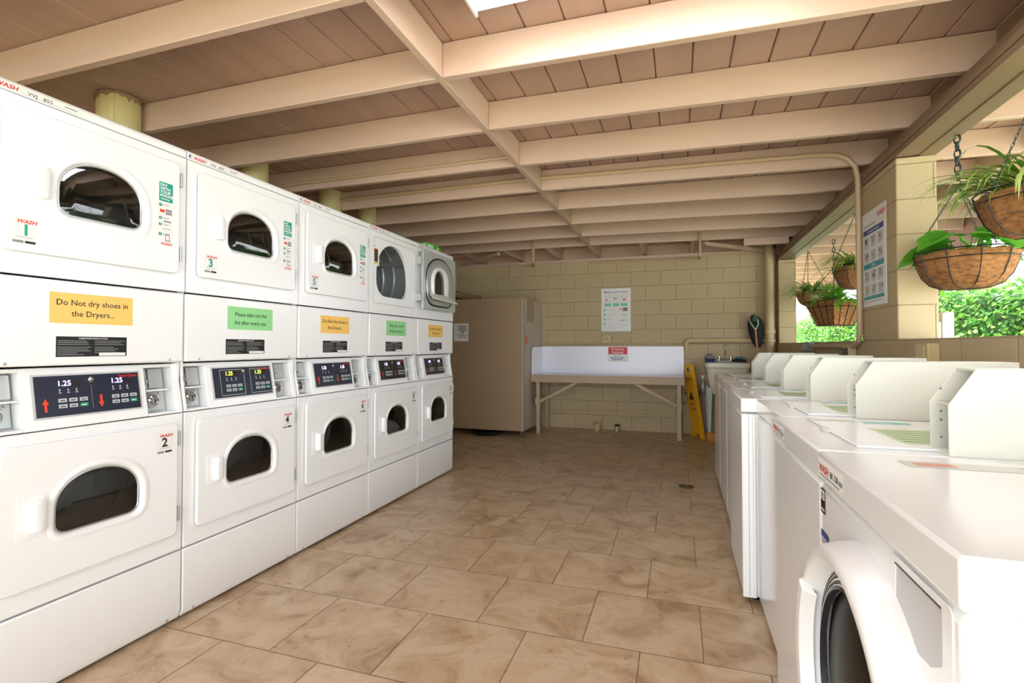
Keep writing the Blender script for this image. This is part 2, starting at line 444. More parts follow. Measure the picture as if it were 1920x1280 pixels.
def dryer_window(parent, u0, z0, kind):
    """kind: closed door whose lower-left corner is (u0, z0)"""
    Wd, Hd = .594, .466
    c = (u0+.31, z0+.245)
    gl = dshape(u0+.155, u0+.437, z0+.148, z0+.348, .115, .035)
    hole = dshape(u0+.150, u0+.442, z0+.143, z0+.353, .12, .038)
    ringo = dshape(u0+.128, u0+.472, z0+.118, z0+.380, .155, .06)
    outer = rrect(u0, u0+Wd, z0, z0+Hd, .022)
    d = MB(); d.plate(outer, hole, c, F_left, .004, .020, WHITE, n=72, extra=outer)
    door = d.build('upper_door' if kind else 'lower_door', parent, bevel=.004)
    fr = MB(); angs = [2*pi*k/72 for k in range(72)]
    A = loop_by_angle(ringo, c, angs); B = loop_by_angle(hole, c, angs); G = loop_by_angle(gl, c, angs)
    mid = [((a[0]*.55+b[0]*.45), (a[1]*.55+b[1]*.45)) for a, b in zip(A, B)]
    mid2 = [((a[0]*.2+b[0]*.8), (a[1]*.2+b[1]*.8)) for a, b in zip(A, B)]
    t = lambda L, dd: [F_left(x, y, dd) for x, y in L]
    fr.rings([t(A, .019), t(A, .0215), t(mid, .026), t(mid2, .024), t(B, .018), t(G, .008)], WHITE)
    fr.build('window_surround', door, ang=60)
    g = MB(); g2 = [((x-c[0])*1.01+c[0], (y-c[1])*1.01+c[1]) for x, y in G]
    sm = [((x-c[0])*.8+c[0], (y-c[1])*.8+c[1]) for x, y in G]
    g.rings([t(g2, .009), t(sm, .014)], GLASS, capb=True)
    g.build('door_glass', door, ang=60)
    rr = MB(); rr.tube([F_left(x, y, .0105) for x, y in G], .004, BRUSHED, 6, closed=True); rr.build('glass_trim', door)
    h = MB(); hu = u0+.045
    # handle: shallow scooped plate with a raised grip
    h.box(.0195, .0225, hu, hu+.078, z0+.165, z0+.30, WHITE)
    h.rings([[F_left(x, y, dd) for x, y in rrect(hu+a, hu+.078-a2, z0+.172+a*.3, z0+.293-a*.3, .01)] for a, a2, dd in ((.030, 0, .0225), (.034, .003, .038), (.042, .012, .044))], WHITE, capb=True)
    h.build('door_handle', door, bevel=.002)
    for hz in (z0+.055, z0+.37):
        q = MB(); q.box(.004, .017, u0+Wd+.003, u0+Wd+.014, hz, hz+.06, BRUSHED)
        q.tube([(.017, u0+Wd+.007, hz), (.017, u0+Wd+.007, hz+.06)], .004, BRUSHED, 8); q.build('hinge', door)
    return door

def number_badge(parent, u, z, num, colour, w_=.067, h=.092):
    b = MB(); b.box(.0203, .0208, u, u+w_, z, z+h, PAPER)
    wash_logo(b, F_left, u+.012, z+h-.022, .017, .0212, REDO if colour is TEAL else RED)
    b.text(str(num), .050, F_left, u+w_/2, z+.032, colour, 'CENTER', .03, d=.0212)
    b.quad(F_left, u+.010, u+w_-.010, z+.023, z+.026, PALEP, .0212)
    b.quad(F_left, u+.003, u+w_/2-.002, z+.006, z+.014, GREYP, .0212)
    b.quad(F_left, u+w_/2+.002, u+w_-.003, z+.006, z+.014, INK, .0212)
    return lab(b.build('number_badge', parent, smooth=False), 'number %s badge' % num)

def pay_label(parent, u, z1):
    b = MB(); w_ = .058; d = .0212
    b.box(.0203, .0207, u-.004, u+w_+.002, z1-.262, z1+.003, PAPER)
    b.quad(F_left, u, u+w_, z1-.078, z1, TEAL, d)
    for i, t in enumerate(('PAY', 'WITH', 'YOUR', 'PHONE')): b.text(t, .0165, F_left, u+.004, z1-.017-.0145*i, PAPER, bold=.03, d=d+.0003)
    b.quad(F_left, u+.006, u+.045, z1-.070, z1-.067, PAPER, d+.0003)
    for i, (zz, hh) in enumerate(((.088, .012), (.142, .011), (.168, .011), (.208, .012))):
        b.quad(F_left, u, u+.013, z1-zz-hh, z1-zz, TEAL, d); b.text(str(i+1), .010, F_left, u+.004, z1-zz-hh+.003, PAPER, d=d+.0003)
        b.quad(F_left, u+.018, u+.045, z1-zz-.004, z1-zz-.002, GREYP, d); b.quad(F_left, u+.018, u+.040, z1-zz-.009, z1-zz-.007, PALEP, d)
    b.quad(F_left, u+.004, u+.024, z1-.124, z1-.112, REDO, d); b.quad(F_left, u+.028, u+.055, z1-.118, z1-.108, GREYP, d); b.quad(F_left, u+.028, u+.055, z1-.130, z1-.120, GREYP, d)
    b.quad(F_left, u+.02, u+.052, z1-.162, z1-.156, GREYP, d); b.quad(F_left, u+.016, u+.05, z1-.192, z1-.187, PALEP, d)
    b.quad(F_left, u+.028, u+.030, z1-.240, z1-.212, INK, d); b.quad(F_left, u+.044, u+.046, z1-.240, z1-.212, INK, d); b.quad(F_left, u+.028, u+.046, z1-.214, z1-.212, INK, d); b.quad(F_left, u+.028, u+.050, z1-.240, z1-.236, GREYP, d)
    wash_logo(b, F_left, u+.008, z1-.257, .015, d, REDO)
    return lab(b.build('payment_label', parent, smooth=False), 'teal and white pay with your phone label')

def make_dryer(i, label, num_up, num_lo, code, ycol, notice, panelm, style):
    y0 = .9566 + DW*i
    R = thing('stacked_dryer', (-2.0234, y0, 0), label, 'dryer', 'stacked coin dryers in a row')
    W = DW - .006; a0, a1 = .003, .003+W
    D = -.90
    # shell
    c = MB()
    c.box(D, -.026, a0, a0+.012, .015, 2.018, WHITE); c.box(D, -.026, a1-.012, a1, .015, 2.018, WHITE)
    c.box(D, D+.012, a0+.0121, a1-.0121, .015, 2.018, WHITE); c.box(D+.0121, -.026, a0+.0121, a1-.0121, 2.000, 2.018, WHITE)
    c.box(D+.0121, -.07, a0+.0121, a1-.0121, 1.12, 1.135, INNER); c.box(D+.0121, -.026, a0+.0121, a1-.0121, .34, .355, INNER)
    c.build('cabinet', R)
    # top trim cap with rounded front edge
    t = MB(); prof = [(-.06, 1.985), (-.001, 1.985), (.001, 2.0), (-.001, 2.012), (-.008, 2.022), (-.02, 2.0268), (-.06, 2.0268)]
    t.prism([(x, a0, z) for x, z in prof], (0, W, 0), WHITE); t.box(D, -.0601, a0, a1, 2.0181, 2.0268, WHITE)
    t.build('top_cap', R, bevel=.003)
    # name strip on the cap
    s = MB(); d = .0018
    s.quad(F_left, .012, .30, 1.9885, 2.0085, PAPER, d)
    s.add([(d+.0002, .018+.010*cos(a)*1.1, 1.999+.008*sin(a)) for a in [radians(40+q*28) for q in range(11)]] + [(d+.0002, .021+.006*cos(a), 1.999+.006*sin(a)) for a in [radians(320-q*28) for q in range(11)]], [tuple(range(22))], BLUEP)
    wash_logo(s, F_left, .030, 1.992, .019, d+.0003)
    s.text(code, .0165, F_left, .116, 1.992, INK, bold=.005, d=d+.0003, sx=1.15)
    s.quad(F_left, .222, .262, 1.999, 2.003, GREYP, d+.0003); s.quad(F_left, .10, .26, 1.9895, 1.991, PALEP, d+.0003)
    lab(s.build('name_strip', R, smooth=False), 'white strip with red and black lettering')
    # upper front with its drum opening
    hc = (.312, 1.722); hole = dshape(.085, .535, 1.53, 1.915, .25, .11)
    f = MB(); o = [(a0, 1.404), (a1, 1.404), (a1, 1.981), (a0, 1.981)]
    f.plate(o, hole, hc, F_left, -.026, 0, WHITE, n=72, extra=o); f.build('upper_front', R, bevel=.004)
    # mid access panel
    m_ = MB(); m_.box(-.03, 0, a0, a1, 1.103, 1.398, WHITE); mp = m_.build('access_panel', R, bevel=.009, seg=3)
    for u in (.07, .617): sc = MB(); sc.lathe([(.005, 0), (.005, .002), (.003, .003)], (0, u, 1.114), BRUSHED, 'x', 10, cap=True); sc.build('screw', mp)
    # notice and instruction plate
    n_ = MB(); pap = YPAPER if notice == 'y' else GPAPER
    if notice == 'y':
        n_.box(.0003, .001, .188, .464, 1.250, 1.356, pap)
        n_.text('Do Not dry shoes in', .0285, F_left, .326, 1.313, INK, 'CENTER', .008, d=.0014); n_.text('the Dryers...', .0285, F_left, .326, 1.275, INK, 'CENTER', .008, d=.0014)
    else:
        n_.box(.0003, .001, .217, .497, 1.251, 1.361, pap)
        n_.text('Please take out the', .0285, F_left, .357, 1.315, INK, 'CENTER', .008, d=.0014, sx=.9); n_.text('lint after every use.', .0285, F_left, .357, 1.275, INK, 'CENTER', .008, d=.0014, sx=.9)
    lab(n_.build('paper_notice', R, smooth=False), 'yellow paper notice about shoes' if notice == 'y' else 'green paper notice about lint')
    k = MB(); k.box(.0003, .0012, .209, .443, 1.133, 1.204, BLACK)
    k.text('OPERATING INSTRUCTIONS', .0075, F_left, .326, 1.195, PAPER, 'CENTER', .01, d=.0014)
    rg = random.Random(5)
    for cu in (.213, .330):
        zz = 1.188
        for q in range(8):
            if not (cu > .3 and q > 6): k.quad(F_left, cu, cu+rg.uniform(.06, .108), zz, zz+.0022, GREYP, .0015)
            zz -= .0065 if q != 2 else .010
    k.quad(F_left, .345, .438, 1.135, 1.146, PAPER, .0016)
    lab(k.build('instruction_plate', R, smooth=False), 'black instruction plate with white print')
    # control console, leaning back
    con = thing_part('control_console', R)
    cs = lambda u, s_, off=0: (-.037*s_ + off, u, .888 + .208*s_)
    b = MB()
    def slab(u0, u1, s0, s1, o0, o1, m):
        v = [cs(u, s_, o_) for o_ in (o0, o1) for s_ in (s0, s1) for u in (u0, u1)]
        b.add(v, [(0, 1, 3, 2), (4, 6, 7, 5), (0, 4, 5, 1), (2, 3, 7, 6), (0, 2, 6, 4), (1, 5, 7, 3)], m)
    slab(a0, a1, 0, 1, -.075, -.060, PALEP)
    slab(a0, .018, 0, 1, -.0599, 0, WHITE); slab(.655, a1, 0, 1, -.0599, 0, WHITE)
    slab(.125, .535, 0, 1, -.0599, 0, WHITE)
    slab(.0181, .1249, .93, 1, -.0599, 0, WHITE); slab(.5351, .6549, .93, 1, -.0599, 0, WHITE)
    slab(.0181, .1249, 0, .05, -.0599, 0, WHITE); slab(.5351, .6549, 0, .05, -.0599, 0, WHITE)
    b.build('console_body', R, bevel=.003)
    for u0 in (.022, .538):
        q = MB(); b = q
        slab(u0+.002, u0+.098, .07, .92, -.0598, -.050, GREYIN)
        slab(u0+.002, u0+.098, .47, .50, -.05, -.006, WHITE)
        slab(u0+.008, u0+.030, .52, .90, -.05, -.036, GREYIN)
        slab(u0+.034, u0+.092, .52, .9, -.05, -.030, BRUSHED)
        c0 = cs(u0+.016, .66, -.03); q.tube([c0, (c0[0]+.020, c0[1], c0[2])], .007, CHROME, 10)
        slab(u0+.012, u0+.020, .60, .78, -.036, -.02, CHROME)
        q.build('coin_slide', R, bevel=.0015)
        q = MB(); cc = cs(u0+.045, .27, -.05)
        q.lathe([(.034, 0), (.034, .004), (.026, .010), (.024, .022), (.020, .024), (.019, .020), (.012, .020), (.011, .026), (.001, .027)], cc, CHROME, 'x', 24)
        q.box(cc[0]+.0265, cc[0]+.0285, cc[1]-.001, cc[1]+.001, cc[2]-.006, cc[2]+.006, BLACK)
        for dz in (-.03, .03): q.lathe([(.005, 0), (.004, .004), (.001, .005)], (cc[0], cc[1]+.036, cc[2]+dz), BRUSHED, 'x', 8)
        q.build('coin_lock', R)
    dsp = MB(); b = dsp
    C_ = lambda u, s_, d=0: cs(u, s_, .0065+d)
    slab(.152, .512, .17, .89, .0002, .004, PALEP); slab(.160, .505, .20, .86, .004, .006, panelm)
    for side, us in enumerate((.225, .400)):
        led = LEDY if style == 'y' else LEDW
        dsp.text('1.25', .026, C_, us+.0, .69, led, bold=.01, d=.0006, ysc=4.8)
        dsp.quad(C_, us+.048, us+.078, .68, .78, BLACKP if style == 'y' else pm('dark_led', (34, 18, 24), .3), .0004)
        for q_ in range(3): dsp.quad(C_, us+.003+.026*q_, us+.012+.026*q_, .57, .585, PALEP, .0005); dsp.quad(C_, us+.005+.026*q_, us+.009+.026*q_, .60, .64, PALEP, .0005)
        for r_ in range(2):
            for q_ in range(3):
                uu = us+.000+.033*q_; mm = GREENB if (r_ == 0 and q_ == 2) else BUTTON
                dsp.quad(C_, uu, uu+.026, .325+.095*r_, .385+.095*r_, mm, .0005); dsp.quad(C_, uu+.005, uu+.021, .345+.095*r_, .36+.095*r_, INK if mm is BUTTON else PAPER, .0008)
        if style != 'y':
            ua = us-.038; up = side == 0
            pts = [(-.004, 0), (.004, 0), (.004, .12), (.010, .12), (0, .22), (-.010, .12), (-.004, .12)]
            dsp.add([C_(ua+p, .28+q if up else .50-q, .0006) for p, q in pts], [tuple(range(7))], REDO)
        else:
            dsp.add([C_(us-.03, .24, .0006), C_(us+.11, .24, .0006), C_(us+.11, .82, .0006), C_(us-.03, .82, .0006), C_(us-.028, .25, .0006), C_(us+.108, .25, .0006), C_(us+.108, .81, .0006), C_(us-.028, .81, .0006)],
                    [(0, 1, 5, 4), (1, 2, 6, 5), (2, 3, 7, 6), (3, 0, 4, 7)], PALEP)
    dsp.quad(C_, .3315, .333, .28, .68, GREYP, .0005)
    dsp.text('Speed Queen', .0145, C_, .498, .79, RED, 'RIGHT', .03, d=.0006, ysc=4.8, sx=.85)
    p_ = dsp.build('display_panel', R, smooth=False); lab(p_, 'dark display panel with two price readouts')
    q = MB(); cc = cs(.333, .77, .006); q.lathe([(.010, 0), (.010, .003), (.006, .005), (.001, .005)], cc, CHROME, 'x', 16); q.build('panel_lock', R)
    # lower front with drum opening and kick panel
    hole2 = dshape(.085, .535, .43, .80, .25, .11); o = [(a0, .307), (a1, .307), (a1, .884), (a0, .884)]
    f = MB(); f.plate(o, hole2, (.312, .61), F_left, -.026, 0, WHITE, n=72, extra=o); f.build('lower_front', R, bevel=.004)
    kk = MB(); kk.prism([(-.03, a0, .30), (0, a0, .30), (0, a0, .045), (-.012, a0, .015), (-.03, a0, .015)], (0, W, 0), WHITE); kp = kk.build('kick_panel', R, bevel=.005, seg=3)
    for u in (.06, .626): sc = MB(); sc.lathe([(.006, 0), (.006, .002), (.003, .003)], (-.006, u, .03), BRUSHED, 'x', 10, cap=True); sc.build('screw', kp)
    for x in (-.10, D+.08):
        for u in (.06, .62): ft = MB(); ft.lathe([(.02, 0), (.02, .0149)], (x, u, 0), BLACK, cap=True, n=12); ft.build('foot', R)
    # drums
    for zc in (1.722, .61):
        q = MB()
        rr = .315; L = []
        for x in (-.035, -.06, -.62):
            r_ = .27 if x > -.05 else rr
            L.append([(x, .343+r_*cos(2*pi*k/40)*.99, zc+(r_*.82 if True else r_)*sin(2*pi*k/40)) for k in range(40)])
        L[1:] = [[(p[0], p[1], min(max(p[2], zc-.26), zc+.26)) for p in ring] for ring in L[1:]]
        q.rings(L, STEEL, capb=True)
        for a in (.5, 2.6, 4.4):
            y_, z_ = .343+.24*cos(a), zc+.20*sin(a); y2, z2 = .343+.31*cos(a), zc+.255*sin(a)
            sd = (-.03*sin(a), .03*cos(a))
            q.add([(-.07, y2+sd[0], z2+sd[1]), (-.07, y_, z_), (-.07, y2-sd[0], z2-sd[1]), (-.60, y2+sd[0], z2+sd[1]), (-.60, y_, z_), (-.60, y2-sd[0], z2-sd[1])],
                  [(0, 1, 4, 3), (1, 2, 5, 4), (0, 2, 1), (3, 4, 5)], STEEL)
        q.build('drum', R, ang=50)
        for x in (-.20, -.30):
            q = MB(); q.tube([(x, .343+.307*cos(2*pi*k/40), min(max(zc+.256*sin(2*pi*k/40), zc-.252), zc+.252)) for k in range(40)], .009, STEEL, 6, closed=True); q.build('drum_rib', R)
    # doors
    dl = dryer_window(R, .052, .381, 0)
    number_badge(R, .553, .728, num_lo, INK)
    if num_up in (1, 3, 5, 9):
        du = dryer_window(R, .047, 1.476, 1)
        if num_up != 9:
            number_badge(R, .071, 1.496, num_up, TEAL); pay_label(R, .549, 1.842)
    else:
        # opened door folded right round over the next machine, inner face outwards
        hn = MB(); fr = rrect(.049, .640, 1.476, 1.942, .022)
        hn.tube([F_left(x, y, .001) for x, y in fr], .0025, PALEP, 6, closed=True); hn.build('door_rebate', R)
        il = MB(); il.box(.0003, .001, .058, .118, 1.74, 1.89, PAPER)
        il.quad(F_left, .058, .105, 1.775, 1.86, REDO, .0013); il.quad(F_left, .058, .100, 1.765, 1.85, pm('charcoal_print', (60, 58, 52), .5), .0016)
        il.quad(F_left, .058, .110, 1.748, 1.760, pm('yellow_print', (222, 214, 60), .5), .0016); il.quad(F_left, .064, .075, 1.872, 1.882, TEAL, .0014)
        lab(il.build('warning_label', R, smooth=False), 'small orange and black warning label')
        u0, z0 = .662, 1.480; Wd, Hd = .62, .475
        c_ = (u0+.26, z0+.23)
        outer = rrect(u0, u0+Wd, z0, z0+Hd, .015); hole = dshape(u0+.150, u0+.370, z0+.120, z0+.335, .11, .03)
        dd = MB(); dd.plate(outer, hole, c_, F_left, .048, .063, GREYIN, n=72, extra=outer)
        door = lab(dd.build('upper_door', R, bevel=.003), 'opened door showing its grey metal inside')
        b1 = dshape(u0+.025, u0+.575, z0+.025, z0+.445, .22, .14); angs = [2*pi*k/64 for k in range(64)]
        T = lambda L, dd_: [F_left(x, y, dd_+.015) for x, y in L]
        B1 = loop_by_angle(b1, c_, angs); B2 = loop_by_angle(hole, c_, angs)
        mixl = lambda t: [((a[0]*(1-t)+b_[0]*t), (a[1]*(1-t)+b_[1]*t)) for a, b_ in zip(B1, B2)]
        bz = MB(); bz.rings([T(B1, .048), T(mixl(.04), .054), T(mixl(.10), .048), T(mixl(.14), .062), T(mixl(.45), .068), T(mixl(.8), .058), T(B2, .046)], BRUSHED); bz.build('inner_bezel', door, ang=50)
        rb = MB(); rb.tube(T(mixl(.06), .052), .0055, RUBBER, 8, closed=True); rb.build('door_seal', door)
        ws = MB(); ws.rings([T(mixl(.70), .058), T(mixl(.80), .078), T(B2, .076), T(B2, .05)], WHITE2); ws.build('window_surround', door)
        gg = MB(); gg.rings([T(B2, .055), T([((x-c_[0])*.99+c_[0], (y-c_[1])*.99+c_[1]) for x, y in B2], .056)], GLASS, capb=True); gg.build('door_glass', door)
        fl = MB(); i0, i1, o0, o1 = u0+.07, u0+.42, u0+.0, u0+.46
        fl.add([(.092, i0, z0+.13), (.092, i1, z0+.13), (.160, o1, z0+.070), (.150, o0, z0+.085), (.084, i0, z0+.118), (.084, i1, z0+.118), (.160, o1, z0+.058), (.150, o0, z0+.073)],
                          [(0, 1, 2, 3), (7, 6, 5, 4), (0, 4, 5, 1), (1, 5, 6, 2), (2, 6, 7, 3), (3, 7, 4, 0)], CREAM)
        lab(fl.build('window_cover', door, bevel=.004), 'cream flap tilted out below the window')
        for hz in (z0+.06, z0+.36):
            q = MB(); q.box(.003, .056, u0-.020, u0-.003, hz, hz+.055, BRUSHED); q.build('hinge', door)
    return R
def thing_part(name, R): return None

DL = [('white stacked dryer with upper door 1 and yellow shoe notice, nearest of the row', 1, 2, 'VVJ   855', None, 'y', NAVY, 'w'),
      ('white stacked dryer with upper door 3, green lint notice and yellow-green readouts', 3, 4, 'VVJ   857', None, 'g', NAVY, 'y'),
      ('white stacked dryer with upper door 5 and yellow shoe notice, middle of the row', 5, 6, 'VVJ   856', None, 'y', NAVY, 'w'),
      ('white stacked dryer with its upper door swung open showing the empty drum', 7, 8, 'VVJ   858', None, 'g', BLACKP, 'w'),
      ('white stacked dryer at the far end of the row, green box on top', 9, 10, 'VVJ   859', None, 'y', BLACKP, 'w')]
for i, a in enumerate(DL): make_dryer(i, *a)

# laundry left inside the lower drum of the fourth dryer
cl = MB(); rg = random.Random(3)
for k in range(5):
    cx, cy, cz = -.02-.03*rg.random(), .17+.06*k, .535+.05*(2-k if k<2 else 0)+.02*rg.random()
    cl.lathe([(.001, .07), (.05, .05), (.075, .01), (.06, -.03), (.001, -.045)], (cx, cy, cz), pm('grey_laundry', (176, 180, 186), .9), n=14)
o = cl.build('laundry_bundle', loc=(-2.0234-.06, .9566+DW*3, 0)); tag(o, 'pale grey laundry bundle inside the lower drum numbered 8', 'laundry')

# green box on top of the last dryer
gb = MB(); gb.box(-2.30, -2.14, 4.08, 4.36, 2.0275, 2.105, pm('bright_green_card', (38, 190, 60), .4))
gbo = thing('dryer_sheet_box', (0, 0, 0), 'bright green cardboard box lying on top of the last dryer', 'box'); gb.build('carton', gbo, bevel=.003)
q = MB(); q.box(-2.1399, -2.139, 4.09, 4.20, 2.035, 2.095, pm('pale_green_card', (214, 240, 210), .5)); q.box(-2.1399, -2.139, 4.27, 4.31, 2.05, 2.09, YPAPER); q.box(-2.29, -2.15, 4.079, 4.0799, 2.035, 2.098, pm('pale_green_card', (214, 240, 210), .5)); q.box(-2.26, -2.18, 4.10, 4.33, 2.1051, 2.1056, pm('light_green_card', (120, 220, 110), .4)); q.build('print', gbo, smooth=False)

# exhaust ducts behind the dryers
DUCT = pm('painted_duct', (202, 188, 132), .45, noise=((5, 5, 3), .05, .1))
dl = ['widest exhaust duct with ragged sealant, nearest the camera', 'exhaust duct second from the camera, above the green notice dryer', 'exhaust duct with a seam, third from the camera', 'slimmest exhaust duct, farthest from the camera']
for k, (y, r_) in enumerate(((2.075, .107), (3.07, .10), (3.97, .10), (4.56, .09))):
    T = thing('exhaust_duct', (-3.09, y, 0), 'round beige painted ' + dl[k], 'duct', 'exhaust ducts behind the dryers')
    q = MB(); q.lathe([(r_, .0), (r_, 2.614)], (0, 0, 0), DUCT, n=28, cap=True); q.build('pipe', T)
    q = MB(); q.box(r_-.004, r_+.003, -.012, .012, 1.2, 2.60, DUCT)
    q.v = [tuple(Matrix.Rotation(-.9, 3, 'Z') @ Vector(v)) for v in q.v]; q.build('seam', T)
    if k == 0:
        rg = random.Random(8); q = MB(); n = 40
        A = [(r_*1.02*cos(2*pi*j/n), r_*1.02*sin(2*pi*j/n), 2.613) for j in range(n)]
        B = [(r_*1.04*cos(2*pi*j/n), r_*1.04*sin(2*pi*j/n), 2.60-.045*abs(sin(j*.7))*rg.random()) for j in range(n)]
        q.rings([A, B], pm('old_caulk', (150, 124, 90), .8)); q.build('sealant', T)
q = MB(); q.tube([(-3.08, 4.95, 1.99), (-3.05, 5.9, 1.93), (-2.92, 6.7, 1.885), (-2.85, 7.1, 1.88)], .05, pm('brown_pipe', (150, 122, 92), .5), 16)
tag(q.build('sloping_vent_pipe'), 'brown painted pipe sloping down behind the plywood cabinet top', 'pipe')

# ------------------------------------------------------------------ washers
WP = .608
def washer_stickers(mb, near):
    f = lambda u, v, d=0: (u, v, .9362+d)
    mb.quad(f, .225, .33, .44, .50, pm('faded_teal', (168, 214, 204), .4), 0); mb.quad(f, .30, .35, .455, .49, TEALL, .0003)
    mb.quad(f, .10, .21, .47, .52, pm('faded_label', (222, 224, 214), .4), 0)
    mb.quad(f, .205, .365, .10, .35, pm('faded_green', (206, 226, 184), .4), 0)
    for q in range(6): mb.quad(f, .215, .355, .13+.035*q, .142+.035*q, pm('green_ink', (140, 170, 120), .5), .0003)
def make_washer(k, y0, xf, label, top=True, WP=.608):
    """local frame: x from the front towards the wall, y along the row"""
    R = thing('coin_washer', (xf, y0, 0), label, 'washing machine', 'coin washers in a row under the window')
    W = WP-.008; H = .93; D = .985-xf if top else .66; a0, a1 = .004, .004+W
    b = MB(); b.box(.004, D, a0, a1, .025, .862, WHITE); b.build('cabinet', R, bevel=.016, seg=3)
    for x in (.06, D-.06):
        for y in (a0+.06, a1-.06): ft = MB(); ft.lathe([(.02, 0), (.02, .026)], (x, y, 0), BLACK, n=12, cap=True); ft.build('foot', R)
    t = MB(); t.box(0, D, a0-.001, a1+.001, .866, H, WHITE); t.build('top_cover', R, bevel=.006, seg=3)
    if top:
        l = MB(); l.box(.09, .44, a0+.05, a1-.05, H+.0002, H+.006, WHITE); lid = l.build('lid', R, bevel=.003)
        h = MB()
        h.lathe([(.001, .013), (.012, .011), (.018, .006), (.019, .0)], (.085, .30, H+.0005), CREAM, n=14, sx=.6, sy=1.9)
        h.build('lid_handle', lid)
        s = MB(); washer_stickers(s, k == 0)
        rg = random.Random(k)
        s.v = [(x, y+.01, z) for x, y, z in s.v]
        lab(s.build('lid_label', lid, smooth=False), 'faded green and teal instruction label')
    # coin box: narrow hood with a sloping open front
    if top:
        x0, x1 = .556-xf, .987-xf; z0, zc, z1 = H, 1.042, 1.120
        side = lambda y: [(x0, y, z0+.0002), (x0, y, zc), (x0+.05, y, z1), (x1, y, z1), (x1, y, z0+.0002)]
        c = MB(); c.prism(side(.004), (0, .005, 0), CREAM); c.prism(side(.088), (0, .005, 0), CREAM)
        c.prism([(x0+.05, .0091, z1-.005), (x0+.05, .0879, z1-.005), (x1, .0879, z1-.005), (x1, .0091, z1-.005)], (0, 0, .005), CREAM)
        c.box(x1-.005, x1, .0091, .0879, z0+.0002, z1-.0051, CREAM)
        c.box(x0, x1-.0051, .0091, .0879, z0+.0002, z0+.005, CREAM)
        cb = c.build('coin_box', R, bevel=.0012)
        q = MB(); q.box(x0+.10, x0+.13, .010, .087, z0+.006, z1-.006, GREYIN); q.box(x0+.012, x0+.10, .010, .087, zc-.003, zc+.001, CREAM)
        q.box(x0+.06, x0+.10, .025, .07, zc+.015, zc+.045, BRUSHED); q.build('coin_slide', cb)
        for z in (z0+.03, z0+.07, z0+.09, zc+.03): q = MB(); q.lathe([(.003, .0), (.002, .0015)], (x0+.02, .0875, z), GREYP, 'y', 8, cap=True); q.build('screw', cb)
    return R
wl = [('white front-loading washer with round dark glass door, nearest of the row', .710, .303, False),
      ('white coin washer with wash sticker on its front rim, beside the front loader', 1.342, .307, True),
      ('white coin washer third from the camera, just in front of the one sticking out', 1.950, .335, True),
      ('white coin washer standing proud of the row with its bright side showing', 2.558, .272, True),
      ('white coin washer just beyond the one that sticks out', 3.172, .307, True),
      ('white coin washer last but one towards the utility sink', 3.785, .307, True),
      ('white coin washer at the far end of the row next to the utility sink', 4.400, .307, True)]
wo = []
for k, (l_, y, xf, top) in enumerate(wl): wo.append(make_washer(k, y, xf, l_, top, .608 if top else .630))
# rounded white corner post on the proud washer's near side
q = MB(); q.rings([[(x, -.010+y, z) for x, y in ((.0, .012), (.0, 0.004), (.006, 0), (.058, 0), (.058, .012))] for z in (.03, .86)], WHITE, capa=True, capb=True)
q.build('side_panel', wo[3], bevel=.003)
q = MB(); q.box(.028, .030, -.0106, -.0101, .04, .86, GREYP); q.box(.046, .0475, -.0106, -.0101, .04, .86, PALEP); q.build('panel_seam', wo[3])
# labels on the two nearest fronts
def front_label(R, u0, z0, z1, w_, txt):
    f = lambda u, z, d=0: (-.0004-d, u0-u, z)
    s = MB(); s.quad(f, 0, w_, z0, z1, PAPER, 0)
    wash_logo(s, f, .006, z0+.012, .024, .0004)
    s.text(txt, .019, f, .094, z0+.013, INK, bold=.015, d=.0004); s.quad(f, .155, w_-.01, z0+.012, z0+.022, GREYP, .0004); s.quad(f, .01, w_-.03, z0+.004, z0+.007, GREYP, .0004)
    lab(s.build('name_label', R, smooth=False), 'white label with red lettering')
front_label(wo[0], .620, .878, .918, .19, 'BK 528')
front_label(wo[1], .600, .878, .918, .19, 'BK 527')
f = lambda u, z, d=0: (.0034-d, .618-u, z)
s = MB(); s.quad(f, .0, .036, .795, .850, BLACK, 0); s.quad(f, .004, .032, .825, .846, PAPER, .0003); s.text('e', .03, f, .010, .828, INK, bold=.02, d=.0006); s.quad(f, .004, .032, .800, .806, PALEP, .0003)
lab(s.build('energy_sticker', wo[0], smooth=False), 'small black energy sticker')
s = MB(); s.quad(f, .0, .062, .725, .755, PALEP, 0); s.quad(f, .0, .062, .742, .757, BLUEP, .0003); s.quad(f, .004, .05, .733, .736, GREYP, .0003)
lab(s.build('patent_sticker', wo[0], smooth=False), 'small blue and grey sticker')
s = MB(); g = lambda u, v, d=0: (u, v, .9304+d)
s.quad(g, .13, .62, .50, .56, pm('faded_label', (222, 224, 214), .4), 0); s.quad(g, .33, .60, .51, .55, TEALL, .0003); s.quad(g, .15, .22, .515, .545, pm('faded_red', (226, 170, 150), .5), .0003)
lab(s.build('top_label', wo[0], smooth=False), 'pale instruction strip')
